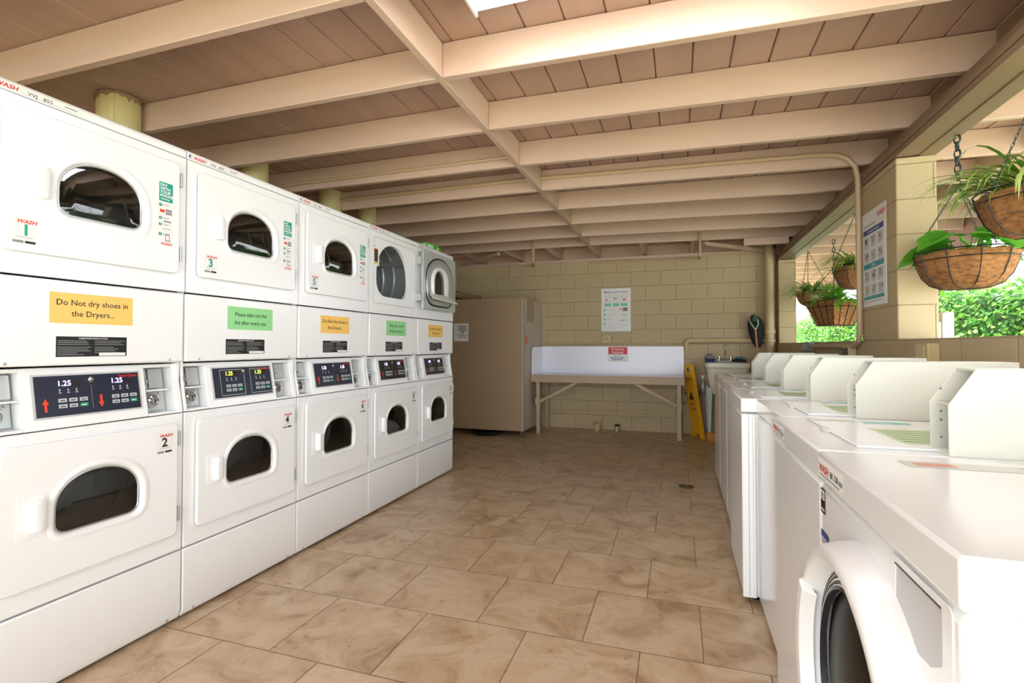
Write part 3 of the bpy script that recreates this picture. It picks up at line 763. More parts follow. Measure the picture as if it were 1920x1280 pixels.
# round door of the front loader
G = wo[0]
yc, zc = .31, .53
q = MB(); prof = [(.290, .004), (.288, -.012), (.280, -.040), (.275, -.049), (.268, -.0525), (.258, -.053), (.250, -.049), (.244, -.034), (.240, .002)]
q.lathe(prof, (0, yc, zc), WHITE2, 'x', 96); dr = q.build('round_door', G, ang=50)
q = MB(); rl = pm('door_ring_light', (236, 234, 238), .25); rdk = pm('door_ring_dark', (46, 42, 48), .25)
rr_ = [.2415, .236, .232, .227, .223, .217, .213, .208, .201]
for k in range(8):
    x_ = -.016-.0012*k; q.lathe([(rr_[k], x_+.012), (rr_[k]-.0008, x_), (rr_[k+1]+.0008, x_-.002), (rr_[k+1], x_+.010)], (0, yc, zc), rl if k % 2 == 0 else rdk, 'x', 96)
q.build('door_trim', dr, ang=60)
q = MB(); q.lathe([(.202, -.010), (.16, -.018), (.08, -.024), (.001, -.026)], (0, yc, zc), pm('dark_bowl_glass', (6, 6, 8), .3, spec=.08), 'x', 64); q.build('door_glass', dr, ang=80)
q = MB(); L = []
for k in range(15):
    a = radians(-26 + 58*k/14); r1, r2 = .228, .272
    L.append([(-.030, yc+r1*cos(a), zc+r1*sin(a)), (-.058, yc+(r1+.010)*cos(a), zc+(r1+.010)*sin(a)), (-.060, yc+(r2-.008)*cos(a), zc+(r2-.008)*sin(a)), (-.046, yc+r2*cos(a), zc+r2*sin(a))])
q.rings(L, WHITE, capa=True, capb=True); q.build('door_handle', dr, bevel=.003)
# detergent drawer with a scooped pull, recess shade painted on
fr_ = lambda u, z, d: (d, u, z)
o_ = rrect(.030, .212, .735, .858, .010); h_ = [(.055, .845), (.055, .775), (.085, .757), (.165, .750), (.195, .757), (.197, .790), (.195, .845)]
q = MB(); q.plate(o_, h_, (.125, .805), fr_, .0039, .0026, WHITE, n=64, extra=o_+h_); dd = q.build('detergent_drawer', G)
q = MB(); q.add([(.0036, .045, .850), (.0036, .205, .850), (.0028, .205, .745), (.0028, .045, .745)], [(0, 1, 2, 3)], pm('recess_shade_grey', (198, 198, 202), .35)); q.build('drawer_scoop', dd)  # grey stands in for the shade inside the scoop
q = MB(); q.box(.0018, .0025, .056, .196, .8452, .8475, pm('recess_shadow_line', (70, 62, 58), .6)); q.build('drawer_lip_shadow', dd)  # dark strip painted as the shadow along the recess top

# ------------------------------------------------------------------ back of the room
PLY = pm('painted_plywood', (168, 144, 114), .55, noise=((2, 2, 5), .05, .1))
PLYS = pm('painted_plywood_lit_side', (190, 178, 162), .5, noise=((2, 2, 4), .05, .1))  # same plywood paint, lightened for the light falling on this side
C = thing('plywood_cabinet', (-1.914, 6.308, 0), 'tall beige painted plywood cabinet in the left back corner', 'cabinet')
q = MB(); q.box(-1.30, -.021, 0, .018, .07, 1.805, PLY); q.build('front_panel', C, bevel=.002)
q = MB(); q.box(-.020, 0, .0, .93, .07, 1.805, PLYS); q.build('side_panel', C, bevel=.002)
q = MB(); q.box(-.0001, .005, .001, .036, .09, 1.80, PLY); q.build('corner_strip', C)
q = MB(); q.box(.0002, .004, .16, .50, 1.50, 1.80, PLY); q.build('patch_board', C)
q = MB(); q.box(-1.30, -.021, .0185, .93, 1.787, 1.805, PLY); q.build('top_panel', C)
q = MB(); q.box(-1.30, -.021, .0185, .93, .07, .09, PLY); q.build('bottom_panel', C)
for x, y in ((-.03, .01), (-1.27, .01), (-.03, .90), (-1.27, .90)):
    q = MB(); q.box(x-.012, x+.02, y, y+.03, 0, .07, pm('dark_wood_foot', (92, 66, 46), .7)); q.build('foot', C)
s = MB(); s.box(-.985, -.770, -.0012, -.0002, 1.240, 1.480, PAPER)
f = F_back(-.985, -.0014)
for k, wd in enumerate((.13, .10, .14, .06, .05, .15, .12)): s.quad(f, .1075-wd/2+.02, .1075+wd/2+.02, 1.435-.024*k, 1.445-.024*k, INK if k < 4 else GREYP, .0002)
lab(s.build('paper_sign', C, smooth=False), 'white printed paper')
s = MB(); s.box(.0051, .0056, .10, .165, 1.20, 1.30, pm('orange_sticker', (240, 96, 56), .5)); lab(s.build('sticker', C), 'small orange sticker')
q = MB(); q.lathe([(.001, .004), (.20, .004), (.23, .03), (.235, .05), (.225, .05), (.20, .015), (.001, .012)], (-2.45, 6.42, 0), pm('black_plastic', (22, 30, 30), .3), n=32)
tag(q.build('drip_pan'), 'black plastic pan on the floor under the plywood cabinet', 'pan')

# folding table
LAM = pm('white_laminate', (240, 240, 252), .25)
TW = pm('table_wood', (186, 164, 138), .5, noise=((2, 8, 8), .06, .1))
T = thing('folding_table', (-1.905, 6.63, 0), 'white laminate folding table with backboard and beige wooden legs', 'table')
q = MB(); q.box(0, 1.972, 0, .56, .772, .790, LAM); q.box(0, 1.972, -.004, -.0001, .772, .790, TW); q.build('tabletop', T)
q = MB(); q.box(0, 1.972, .0, .02, .690, .7715, TW); q.box(0, .02, .021, .56, .69, .7715, TW); q.box(1.952, 1.972, .021, .56, .69, .7715, TW); q.build('apron', T, bevel=.002)
q = MB(); q.box(.0, 1.972, .561, .58, .772, 1.172, LAM); q.build('backboard', T, bevel=.003)
pts = [(0, .03, .7902), (0, .56, .7902), (0, .56, 1.165), (0, .09, 1.165), (0, .055, 1.15), (0, .035, 1.12)]
q = MB(); q.prism(pts, (.018, 0, 0), LAM); q.build('end_board', T, bevel=.002)
for x, y in ((.070, .022), (1.882, .022), (.070, .50), (1.882, .50)):
    q = MB(); q.box(x, x+.05, y, y+.045, 0, .69, TW); q.build('leg', T, bevel=.002)
for xa, xb in ((.122, .62), (1.88, 1.38)):
    q = MB(); q.obox((xa, .045, .43), (xb, .045, .69), .03, .036, TW); q.build('brace', T)
for x in (.055, 1.915):
    q = MB(); q.box(x, x+.022, .0215, .50, .38, .47, TW); q.build('cross_rail', T)
# security sign on the backboard
S_ = MB(); f = F_back(-.947, 7.1905)
S_.box(-.947, -.664, 7.1892, 7.1904, .955, 1.168, PAPER)
S_.quad(f, .012, .270, 1.062, 1.160, pm('sign_red', (222, 52, 66), .5), .0014+.0003)
S_.text('Property', .050, f, .141, 1.118, PAPER, 'CENTER', .01, d=.0022); S_.text('Security', .050, f, .141, 1.073, PAPER, 'CENTER', .01, d=.0022)
S_.text('After Hours', .022, f, .141, 1.032, BLUEP, 'CENTER', .01, d=.0017)
for z, wd in ((1.005, .20), (.980, .14)):
    u = .141-wd/2
    while u < .141+wd/2-.02: S_.quad(f, u, u+.022, z, z+.011, BLUEP, .0017); u += .028
tag(S_.build('security_sign', smooth=False), 'red and white security sign taped to the table backboard', 'sign')

# laundry poster on the back wall
P = MB(); P.box(-1.039, -.631, 7.2478, 7.2496, 1.383, 1.988, PAPER); f = F_back(-1.039, 7.2476)
P.text('Making Laundry Easier!', .039, f, .204, 1.925, BLUEP, 'CENTER', .008, d=.0003, sx=.92)
for k in range(3):
    u = .055+.113*k
    for (u0, u1, z0, z1) in ((u, u+.003, 1.78, 1.895), (u+.067, u+.07, 1.78, 1.895), (u, u+.07, 1.892, 1.895), (u, u+.07, 1.862, 1.865)): P.quad(f, u0, u1, z0, z1, TEAL if k < 2 else GREYP, .0003)
    P.quad(f, u-.008, u+.08, 1.737, 1.778, TEALL, .0004)
P.quad(f, .070, .082, 1.81, 1.84, RED, .0005); P.quad(f, .178, .215, 1.84, 1.85, INK, .0005); P.disc(f, .318, 1.827, .016, REDO, .0005)
P.quad(f, .08, .11, 1.80, 1.804, TEAL, .0005); P.quad(f, .18, .21, 1.82, 1.824, TEAL, .0005)
for k in range(4):
    z = 1.684-.066*k; P.disc(f, .045, z, .016, TEALL, .0004); P.quad(f, .075, (.17, .215, .14, .13)[k], z-.003, z+.003, PALEP, .0004)
    P.quad(f, .245, .375, z-.02, z-.017, PALEP, .0004)
P.quad(f, .30, .365, 1.692, 1.710, INK, .0004); P.quad(f, .30, .365, 1.67, 1.685, INK, .0004); P.quad(f, .245, .285, 1.69, 1.70, REDO, .0004)
P.quad(f, .29, .34, 1.605, 1.615, TEALL, .0004); P.quad(f, .25, .33, 1.532, 1.540, GREYP, .0004); P.quad(f, .05, .18, 1.43, 1.434, PALEP, .0004)
tag(P.build('laundry_poster', smooth=False), 'white and teal laundry poster taped to the back block wall', 'poster')

def outlet(nm, loc, size, axis, label, m, face):
    R = thing(nm, loc, label, 'outlet'); a, b_, h = size
    q = MB()
    if axis == 'y': q.box(-a/2, a/2, -b_, 0, -h/2, h/2, m)
    else: q.box(-b_, 0, -a/2, a/2, -h/2, h/2, m)
    q.build('box', R, bevel=.004)
    q = MB()
    if axis == 'y':
        q.lathe([(.032, 0), (.032, .006), (.026, .008), (.001, .008)], (0, -b_-.0002, 0), face, 'y', 20)
        for dx, dz in ((-.012, .008), (.012, .008), (0, -.012)): q.box(dx-.003, dx+.003, -b_-.0095, -b_-.0085, dz-.006, dz+.006, BLACK)
    else:
        q.box(-b_-.006, -b_-.0002, -a*.3, a*.3, -h*.35, h*.35, face)
        for dz in (-.02, .02):
            for dy in (-.007, .007): q.box(-b_-.0072, -b_-.0062, dy-.0015, dy+.0015, dz-.005, dz+.005, BLACK)
    q.build('socket', R, bevel=.001)
    return R
outlet('wall_outlet', (-.963, 7.2499, 1.275), (.125, .055, .115), 'y', 'beige square power outlet on the back wall under the poster', PIPEP, PIPEP)

# pipes on and by the back wall
R = thing('drain_stack', (1.10, 7.12, 0), 'thick vertical beige drain pipe in the right back corner', 'pipe')
q = MB(); q.tube([(0, 0, 0), (0, 0, 2.43)], .055, PIPEP, 24); q.build('pipe', R)
for z in (1.22, 1.335): q = MB(); q.lathe([(.056, 0), (.066, .004), (.066, .04), (.056, .044)], (0, 0, z), PIPEP, n=24); q.build('collar', R)
R = thing('waste_pipe', (0, 7.2, 1.25), 'horizontal beige pipe on the back wall above the sink with a downward elbow', 'pipe')
q = MB(); q.tube([(.095, 0, -.14), (.095, 0, -.05), (.105, 0, -.02), (.13, 0, .0), (.2, 0, 0), (1.037, 0, 0)], .033, PIPEP, 16); q.build('pipe', R)
q = MB(); q.tube([(.125, 0, .0), (.19, 0, 0)], .039, PIPEP, 16); q.build('elbow', R)
for (x, y, r_, h, lb, cap) in ((-1.085, 7.12, .055, .085, 'wide capped pipe stub at the foot of the back wall', PIPEP), (-.815, 7.14, .036, .07, 'narrow pipe stub with a black top at the foot of the back wall', BLACK)):
    R = thing('pipe_stub', (x, y, 0), lb, 'pipe'); q = MB(); q.lathe([(r_*.8, 0), (r_*.8, h-.03), (r_, h-.03), (r_, h-.004), (r_*.9, h), (.001, h)], (0, 0, 0), PIPEP, n=20); q.build('pipe', R)
    q = MB(); q.lathe([(r_*.85, 0), (r_*.85, .022), (r_*.5, .026), (.001, .026)], (0, 0, h+.0005), cap, n=16); q.build('cap', R)
q = MB(); q.tube([(-1.90, 7.232, .272), (1.0, 7.232, .268)], .014, PIPEP, 10); tag(q.build('low_conduit'), 'thin beige conduit running low along the back wall under the table', 'conduit')
q = MB(); q.tube([(-1.80, 6.378, 2.57), (-1.80, 6.378, 2.26), (-1.825, 6.45, 2.262), (-2.05, 7.228, 2.36)], .018, CONDP, 8)
tag(q.build('drop_conduit'), 'thin beige conduit dropping to the back wall left of the poster', 'conduit')
q = MB(); q.tube([(.247, 6.378, 2.55), (.247, 6.378, 2.235), (.25, 6.45, 2.238), (.278, 7.20, 2.345), (.24, 7.228, 2.352), (-1.2, 7.228, 2.365)], .015, CONDP, 8)
tag(q.build('drop_conduit'), 'thin beige conduit dropping to the wall top right of the poster', 'conduit')
# ceiling conduits
q = MB(); pth = [(-4.2, 3.995, 2.53), (-1.2, 3.995, 2.545), (.9, 3.995, 2.50), (1.03, 3.985, 2.485), (1.10, 3.98, 2.45), (1.145, 3.98, 2.39), (1.16, 3.98, 2.32), (1.16, 3.98, 1.27), (1.16, 4.0, 1.21), (1.16, 4.06, 1.18), (1.16, 4.14, 1.172), (1.16, 5.35, 1.172)]
q.tube(pth, .017, CONDP, 10); tag(q.build('wall_conduit'), 'beige conduit along a rafter bending down beside the block pillar', 'conduit')
q = MB(); q.tube([(-4.2, 3.392, 2.50), (-1.12, 3.392, 2.51)], .013, CONDP, 8); tag(q.build('rafter_conduit'), 'thin beige conduit along the rafter above the dryers', 'conduit')

# outlets on the right wall
def rbox(nm, y, z, w_, h, label, m, face):
    R = thing(nm, (XW-.0005, y, z), label, 'outlet'); q = MB(); q.box(-.05, 0, -w_/2, w_/2, -h/2, h/2, m); q.build('box', R, bevel=.004)
    q = MB(); q.box(-.058, -.0502, -w_*.32, w_*.32, -h*.36, h*.36, face); q.build('cover', R, bevel=.002)
    return R
rbox('weatherproof_outlet', 5.45, 1.168, .30, .085, 'grey weatherproof outlet under the far window sill', GREYP, PALEP)
rbox('wall_outlet', 4.22, 1.125, .13, .09, 'beige outlet box low on the pillar wall behind the far washers', PIPEP, BLACK)
rbox('wall_outlet', 3.02, 1.135, .14, .10, 'beige outlet box under the near window behind the washers', PIPEP, PIPEP)

# utility sink
TUB = pm('sink_plastic', (232, 226, 208), .35)
R = thing('utility_sink', (.57, 6.95, 0), 'cream plastic utility sink on tapered legs by the back wall', 'sink')
def rr3(hx, hy, z, r=.05): return [(x, y, z) for x, y in rrect(-hx, hx, -hy, hy, r)]
q = MB(); q.rings([rr3(.20, .17, .58), rr3(.245, .225, .90), rr3(.258, .24, .91), rr3(.258, .24, .965), rr3(.235, .215, .965), rr3(.225, .205, .90), rr3(.18, .15, .62)], TUB, capa=True, capb=True); q.build('basin', R, bevel=.004)
for sx in (-1, 1):
    for sy in (-1, 1):
        q = MB(); x, y = .205*sx, .17*sy
        zb = .106 if (sx < 0 and sy < 0) else 0
        q.rings([[(x+sx*.008+a*.016, y+b_*.016, zb) for a, b_ in ((-1, -1), (1, -1), (1, 1), (-1, 1))], [(x+a*.032, y+b_*.032, .66) for a, b_ in ((-1, -1), (1, -1), (1, 1), (-1, 1))]], pm('pale_blue_grey_leg', (190, 204, 200), .4), capa=True, capb=True); q.build('leg', R, bevel=.003)
q = MB(); q.box(-.09, .09, .16, .215, .966, .985, CHROME); q.tube([(0, .19, .98), (0, .19, 1.15), (.0, .17, 1.19), (.0, .12, 1.20), (0, .08, 1.17), (0, .075, 1.13)], .011, CHROME, 10)
fc = q.build('faucet', R, bevel=.002)
for x in (-.07, .07): q = MB(); q.lathe([(.012, 0), (.012, .03), (.020, .036), (.018, .055), (.001, .058)], (x, .19, .985), CHROME, n=12); q.build('tap_handle', fc)
q = MB(); q.box(.325, .43, 6.73, 6.85, .001, .104, pm('orange_wood', (196, 130, 62), .6)); tag(q.build('wood_block', bevel=.004), 'orange brown wooden block under the front sink leg', 'block')
# things on the sink rim
R = thing('scrub_brush', (.385, 7.14, .966), 'grey handled scrub brush with navy bristles on the sink rim', 'brush')
q = MB(); rg = random.Random(4)
for k in range(80):
    x, y = rg.uniform(-.055, .055), rg.uniform(-.02, .02); q.tube([(x, y, .0), (x*1.08, y*1.1, .05)], .0035, pm('navy_bristle', (40, 52, 104), .7), 4)
q.build('bristles', R)
q = MB(); q.rings([[(x, y, z) for x, y in rrect(-w_, w_, -.026, .026, .02)] for w_, z in ((.058, .046), (.06, .062), (.048, .085))], pm('brush_grey', (112, 104, 112), .5), capa=True, capb=True); q.tube([(-.03, 0, .08), (-.02, 0, .1), (.02, 0, .1), (.03, 0, .08)], .008, pm('brush_grey', (112, 104, 112), .5), 8); q.build('brush_back', R)
R = thing('cleaning_cloth', (.735, 7.10, .9735), 'dark cloth with a blue sponge lying on the sink rim', 'cloth')
q = MB(); q.rings([[((.075+.012*sin(5*a))*s_*cos(a), (.05+.008*sin(3*a))*s_*sin(a), z) for a in [2*pi*k/24 for k in range(24)]] for s_, z in ((1.05, .0005), (1.1, .012), (.8, .03), (.3, .034))], pm('dark_cloth', (34, 44, 46), .9), capa=True, capb=True); q.build('cloth', R)
q = MB(); q.box(-.04, .05, -.03, .025, .0355, .062, pm('blue_sponge', (42, 118, 158), .8)); tag(q.build('sponge', bevel=.006, loc=(.735, 7.10, .9735)), 'blue sponge lying on a dark cloth on the sink rim', 'sponge')
# low shelf with bottle and box
R = thing('wall_shelf', (.20, 7.249, .53), 'narrow brown board shelf low on the back wall beside the table', 'shelf')
q = MB(); q.box(-.13, .14, -.12, 0, 0, .03, pm('shelf_wood', (128, 96, 62), .6)); q.build('board', R, bevel=.002)
q = MB(); q.box(-.10, -.07, -.10, 0, -.08, -.0005, pm('shelf_wood', (128, 96, 62), .6)); q.build('bracket', R)
R = thing('spray_bottle', (.302, 7.17, .5605), 'silvery translucent bottle on the low wall shelf', 'bottle')
q = MB(); q.lathe([(.03, 0), (.036, .01), (.036, .10), (.028, .15), (.014, .175), (.014, .19)], (0, 0, 0), pm('silver_plastic', (176, 178, 172), .25, .3), n=20, cap=True); q.build('bottle', R)
q = MB(); q.lathe([(.016, .1905), (.018, .20), (.016, .225), (.001, .228)], (0, 0, 0), PAPER, n=14); q.build('cap', R)
q = MB(); q.box(.15, .24, 7.14, 7.22, .5605, .66, pm('red_brown_card', (150, 74, 44), .6)); tag(q.build('small_carton', bevel=.003), 'red brown carton on the low wall shelf behind the floor sign', 'box')
# long brush and dark bag hanging by the drain stack
R = thing('dust_brush', (.93, 7.14, 0), 'tan handled duster leaning in front of the dark bag in the corner', 'brush')
q = MB(); q.tube([(.03, -.09, .935), (.01, -.08, 1.15), (-.005, -.07, 1.38)], .011, pm('tan_handle', (190, 120, 60), .5), 8); q.build('handle', R)
q = MB(); q.tube([(-.005, -.07, 1.38), (-.06, -.065, 1.47), (-.075, -.065, 1.53)], .008, pm('pale_green_wire', (170, 190, 150), .4), 8); q.tube([(-.005, -.07, 1.38), (.03, -.065, 1.45), (.02, -.065, 1.53)], .008, pm('pale_green_wire', (170, 190, 150), .4), 8); q.lathe([(.001, .06), (.035, .045), (.045, .0), (.03, -.04), (.001, -.05)], (-.02, -.075, 1.52), pm('dark_green', (24, 66, 48), .5), n=14); q.build('head', R)
q = MB(); rg = random.Random(2); L = []
for k in range(9):
    t = k/8; z = 1.16+.41*t; w_ = (.03, .055, .07, .085, .09, .092, .09, .075, .02)[k]
    L.append([(.925+.035*(1-t)+w_*cos(a), 7.135+.028*sin(a), z) for a in [2*pi*j/16 for j in range(16)]])
q.rings(L, pm('black_cloth', (24, 28, 34), .8), capa=True, capb=True); tag(q.build('hanging_bag'), 'black cloth bag hanging on the back wall pipe by the drain stack', 'bag')

# wet floor sign
R = thing('wet_floor_sign', (.235, 6.98, 0), 'folded yellow caution floor sign leaning beside the table', 'sign')
YEL = pm('sign_yellow', (242, 178, 26), .35)
yv = Vector((-.46, .885, 0)); ctr = Vector((0, 0, 0)); lean = Vector((-.115, -.03, .94))
nv = yv.cross(lean).normalized()
if nv.x > 0: nv = -nv
def sgn(u, t, d): return tuple(ctr + yv*u + lean*t + nv*d)
q = MB()
def panel(d0, d1):
    o = [(-.135, .0), (-.075, 0), (-.055, .06), (.055, .06), (.075, 0), (.135, .0), (.115, .5), (.09, .96), (.06, 1.0), (-.06, 1.0), (-.09, .96), (-.115, .5)]
    q.rings([[sgn(x, y, d) for x, y in o] for d in (d0, d1)], YEL, capa=True, capb=True)
panel(.004, .020); panel(-.020, -.004)
q.build('panels', R, bevel=.003)
q = MB(); q.rings([[sgn(x, y, d) for x, y in rrect(-.028, .028, .90, .955, .012)] for d in (.0203, .0208)], BLACK, capa=True, capb=True); q.build('grip_hole', R)
q = MB(); f = lambda u, t, d=0: sgn(-u, t, .0206+d)
q.text('CAUTION', .042, f, 0, .79, INK, 'CENTER', .02, ysc=1.1, sx=.75); q.add([f(-.06, .52), f(.06, .52), f(0, .64)], [(0, 1, 2)], INK)
q.text('WET', .05, f, 0, .44, INK, 'CENTER', .02); q.text('FLOOR', .042, f, 0, .38, INK, 'CENTER', .02)
lab(q.build('lettering', R, smooth=False), 'black lettering')
# floor drain
R = thing('floor_drain', (.055, 4.508, 0), 'round dark floor drain in the tiled aisle', 'drain')
q = MB(); q.lathe([(.064, .0005), (.064, .003), (.055, .004), (.054, .001)], (0, 0, 0), pm('old_brass', (110, 96, 66), .4, .7), n=28); q.build('rim', R)
q = MB(); q.lathe([(.054, .001), (.001, .001)], (0, 0, 0), pm('drain_dark', (40, 34, 26), .6), n=24)
for k in range(-2, 3): q.box(-.045, .045, k*.018-.004, k*.018+.004, .0012, .0022, pm('old_brass', (110, 96, 66), .4, .7))
q.build('grate', R)

# ceiling lamp
R = thing('fluorescent_light', (-.18, 1.80, 2.602), 'white fluorescent strip light fixed to the ceiling boards', 'light')
q = MB(); q.rings([[(x, y, z) for x, y in ((-.62, -.15), (.62, -.15), (.62, .15), (-.62, .15))] for z in (.0, -.03)], WHITE2, capa=True, capb=True); q.build('housing', R)
q = MB(); L = []
for x in (-.61, .61): L.append([(x, -.14, -.0305), (x, -.13, -.045), (x, -.07, -.055), (x, .07, -.055), (x, .13, -.045), (x, .14, -.0305)])
q.rings(L, pm('lamp_diffuser', (250, 250, 255), .4, emit=4), capa=True, capb=True); q.build('diffuser', R)
for x in (-.62, .61): q = MB(); q.box(x-.0, x+.01, -.15, .15, -.058, -.0002, WHITE2); q.build('end_cap', R)

# operating poster on the block pillar
P = MB(); f = F_right(XW-.0005, 3.997)
P.box(XW-.003, XW-.0006, 3.590, 3.997, 1.430, 2.048, PAPER); f = F_right(XW-.0034, 3.997)
wash_logo(P, f, .27, 1.985, .042, .0003)
P.quad(f, .03, .24, 1.955, 1.962, GREYP, .0003)
P.quad(f, .025, .375, 1.90, 1.935, BLUEP, .0003); P.text('TOP LOAD WASHER', .022, f, .20, 1.909, PAPER, 'CENTER', .01, d=.0006)
P.quad(f, .025, .375, 1.675, 1.71, pm('mid_teal', (60, 160, 165), .5), .0003); P.text('DRYER', .022, f, .20, 1.684, PAPER, 'CENTER', .01, d=.0006)
P.quad(f, .025, .375, 1.475, 1.495, pm('mid_teal', (60, 160, 165), .5), .0003); P.quad(f, .03, .37, 1.458, 1.462, GREYP, .0003)
rg = random.Random(9); pc = [GREYP, PALEP, INK, REDO, TEALL, pm('tan_print', (196, 164, 120), .5)]
for blk in range(4):
    zt = (1.885, 1.79, 1.66, 1.57)[blk]
    for c_ in range(3):
        u = .035+.118*c_
        P.text(str(c_+1), .012, f, u-.006, zt-.008, BLUEP, d=.0005)
        P.quad(f, u+.008, u+.09, zt-.065, zt, PALEP, .0003)
        for j in range(7):
            a, b_ = rg.uniform(.01, .06), rg.uniform(.01, .05); P.quad(f, u+.01+a*.9, u+.01+a*.9+rg.uniform(.008, .03), zt-.06+b_*.9, zt-.06+b_*.9+rg.uniform(.004, .018), rg.choice(pc), .0004+.0001*j)
        P.quad(f, u+.01, u+.085, zt-.074, zt-.071, GREYP, .0003)
tag(P.build('operating_poster', smooth=False), 'washing instruction poster on the dark side of the block pillar', 'poster')

# ------------------------------------------------------------------ hanging baskets
COIR = pm('coir_liner', (142, 98, 56), .95, noise=((30, 30, 75), .5, 1.0))
IRON = pm('black_wire', (22, 26, 28), .45)
CHM = pm('dark_chain', (60, 70, 72), .4, .6)
SPI = leaf_mat('spider_leaf', (96, 142, 50), (128, 174, 70), (196, 214, 128), 6, .45)
FERN = leaf_mat('fern_leaf', (84, 150, 40), (110, 182, 52), (140, 200, 70), 6, .45)
POTH = leaf_mat('pothos_leaf', (84, 168, 52), (116, 204, 66), (160, 226, 92), 5, .55)
def links(q, a, b_, L=.03, r=.0035, m=CHM, wd=.45):
    a, b_ = Vector(a), Vector(b_); d = b_-a; n = max(2, int(d.length/(L*.78))); dn = d.normalized()
    o1 = dn.orthogonal().normalized(); o2 = dn.cross(o1)
    for k in range(n):
        c = a + d*((k+.5)/n); s_ = o1 if k % 2 else o2
        P = [c + dn*(L/2*cos(t)) + s_*(L*wd/2*sin(t)) for t in [2*pi*j/8 for j in range(8)]]
        q.tube(P, r, m, 4, closed=True)
def blades(q, c, n, L, rad, m, seed, w_=.012, up=.5, droop=1.0):
    rg = random.Random(seed)
    for k in range(n):
        a = rg.uniform(0, 2*pi); l = L*rg.uniform(.55, 1.1); e = rg.uniform(.25, 1.3)*up
        d = Vector((cos(a), sin(a), 0)); side = Vector((-sin(a), cos(a), 0))
        p = Vector(c) + d*rg.uniform(0, rad) + Vector((0, 0, rg.uniform(-.01, .01)))
        vz = 1.1*e+.3; hx = .55+.3*rg.random(); ws = w_*rg.uniform(.7, 1.2); K = 8; V = []
        st = l/K; ang = atan2(vz, hx)
        for j in range(K+1):
            t = j/K; wj = ws*(sin(pi*min(1, t*.9+.12))**.7)*(1 if j < K else .05)
            V += [p - side*wj*.5, p + side*wj*.5]
            ang -= droop*rg.uniform(.2, .38)*(.4+t)
            p = p + (d*cos(ang)+Vector((0, 0, sin(ang))))*st
        q.add(V, [(2*j, 2*j+1, 2*j+3, 2*j+2) for j in range(K)], m)
def heart(q, c, d, up, size, m):
    """pothos leaf: c = stem joint, d = pointing direction"""
    d = Vector(d).normalized(); up = Vector(up); s_ = d.cross(up).normalized(); n_ = s_.cross(d)
    prof = [(-.08, .0), (-.14, .25), (.0, .44), (.25, .48), (.55, .36), (.82, .15), (1.0, 0)]
    V = []
    for x, y in prof:
        sag = -.35*x*x*size*.5
        V += [Vector(c)+d*x*size+s_*y*size+n_*(sag+abs(y)*.25*size), Vector(c)+d*(x if x > 0 else 0)*size+n_*(sag), Vector(c)+d*x*size-s_*y*size+n_*(sag+abs(y)*.25*size)]
    F = []
    for j in range(len(prof)-1): F += [(3*j, 3*j+1, 3*j+4, 3*j+3), (3*j+1, 3*j+2, 3*j+5, 3*j+4)]
    q.add(V, F, m)
def bowl_basket(loc, r, h, label, chain_top, seed, ribs=10, tilt=0, plant='spider', wire=True, heavy=0.):
    R = thing('hanging_basket', loc, label, 'hanging plant', 'coir hanging baskets outside the openings')
    q = MB(); rg = random.Random(seed)
    prof = [(r*.02, -h), (r*.45, -h*.98), (r*.68, -h*.86), (r*.84, -h*.62), (r*.94, -h*.3), (r, .0), (r*.95, .006), (r*.90, -.03), (r*.02, -.035)]
    L = []
    n = 40
    for pr, ph in prof:
        L.append([((pr*(1+.03*sin(ribs*a)*(1 if pr > r*.5 else 0)+.02*rg.uniform(-1, 1)))*cos(a), pr*(1+.03*sin(ribs*a)+.02*rg.uniform(-1, 1))*sin(a), ph + .004*rg.uniform(-1, 1)) for a in [2*pi*k/n for k in range(n)]])
    q.rings(L, COIR, capa=True, capb=True); q.build('coir_liner', R, ang=70)
    if wire:
        q = MB(); P = lambda rr_, z: [(rr_*cos(a), rr_*sin(a), z) for a in [2*pi*k/36 for k in range(36)]]
        q.tube(P(r*1.05, .012), .0032, IRON, 5, closed=True); q.tube(P(r*1.04, -.03), .0025, IRON, 5, closed=True)
        for k in range(ribs):
            a = 2*pi*k/ribs + .2
            q.tube([(1.05*r*cos(a), 1.05*r*sin(a), .012)] + [(pr*1.035*cos(a), pr*1.035*sin(a), ph) for pr, ph in prof[5::-1]], .0028, IRON, 5)
        q.build('wire_frame', R)
    q = MB(); ap = Vector(chain_top)-Vector(loc); hk = ap - Vector((0, 0, ap.z*.42)) if heavy else ap
    if heavy:
        links(q, ap, hk + Vector((0, 0, .03)), .048, .0048, CHM, .55)
        q.tube([hk+Vector((0, 0, .035)), hk+Vector((.012, 0, .02)), hk+Vector((.008, 0, 0)), hk+Vector((-.006, 0, -.005)), hk+Vector((-.01, 0, .008))], .003, CHM, 6)
    for k in range(3):
        a = 2*pi*k/3 + seed*.7
        links(q, hk, (r*1.04*cos(a), r*1.04*sin(a), .012), .022, .0018, CHM, .4)
    q.build('chain', R)
    q = MB()
    if plant == 'spider': blades(q, (0, 0, -.01), 210, r*2.2, r*.5, SPI, seed, .013, .8, 1.0)
    elif plant == 'pothos':
        for k in range(34):
            a = rg.uniform(0, 2*pi); rr_ = r*rg.uniform(.1, 1.05); z = rg.uniform(.01, .12)
            c = (rr_*cos(a), rr_*sin(a), z); q.tube([(rr_*.4*cos(a), rr_*.4*sin(a), -.02), ((rr_*.8)*cos(a), rr_*.8*sin(a), z*.9), c], .002, POTH, 4)
            aa = a+rg.uniform(-.9, .9); heart(q, c, (cos(aa), sin(aa), rg.uniform(-.5, .25)), (rg.uniform(-.7, .7), rg.uniform(-.7, .7), 1), rg.uniform(.09, .16), POTH)
    q.recalc = False
    q.build('foliage', R, ang=180)
    if tilt: R.rotation_euler = (0, tilt, 0)
    return R
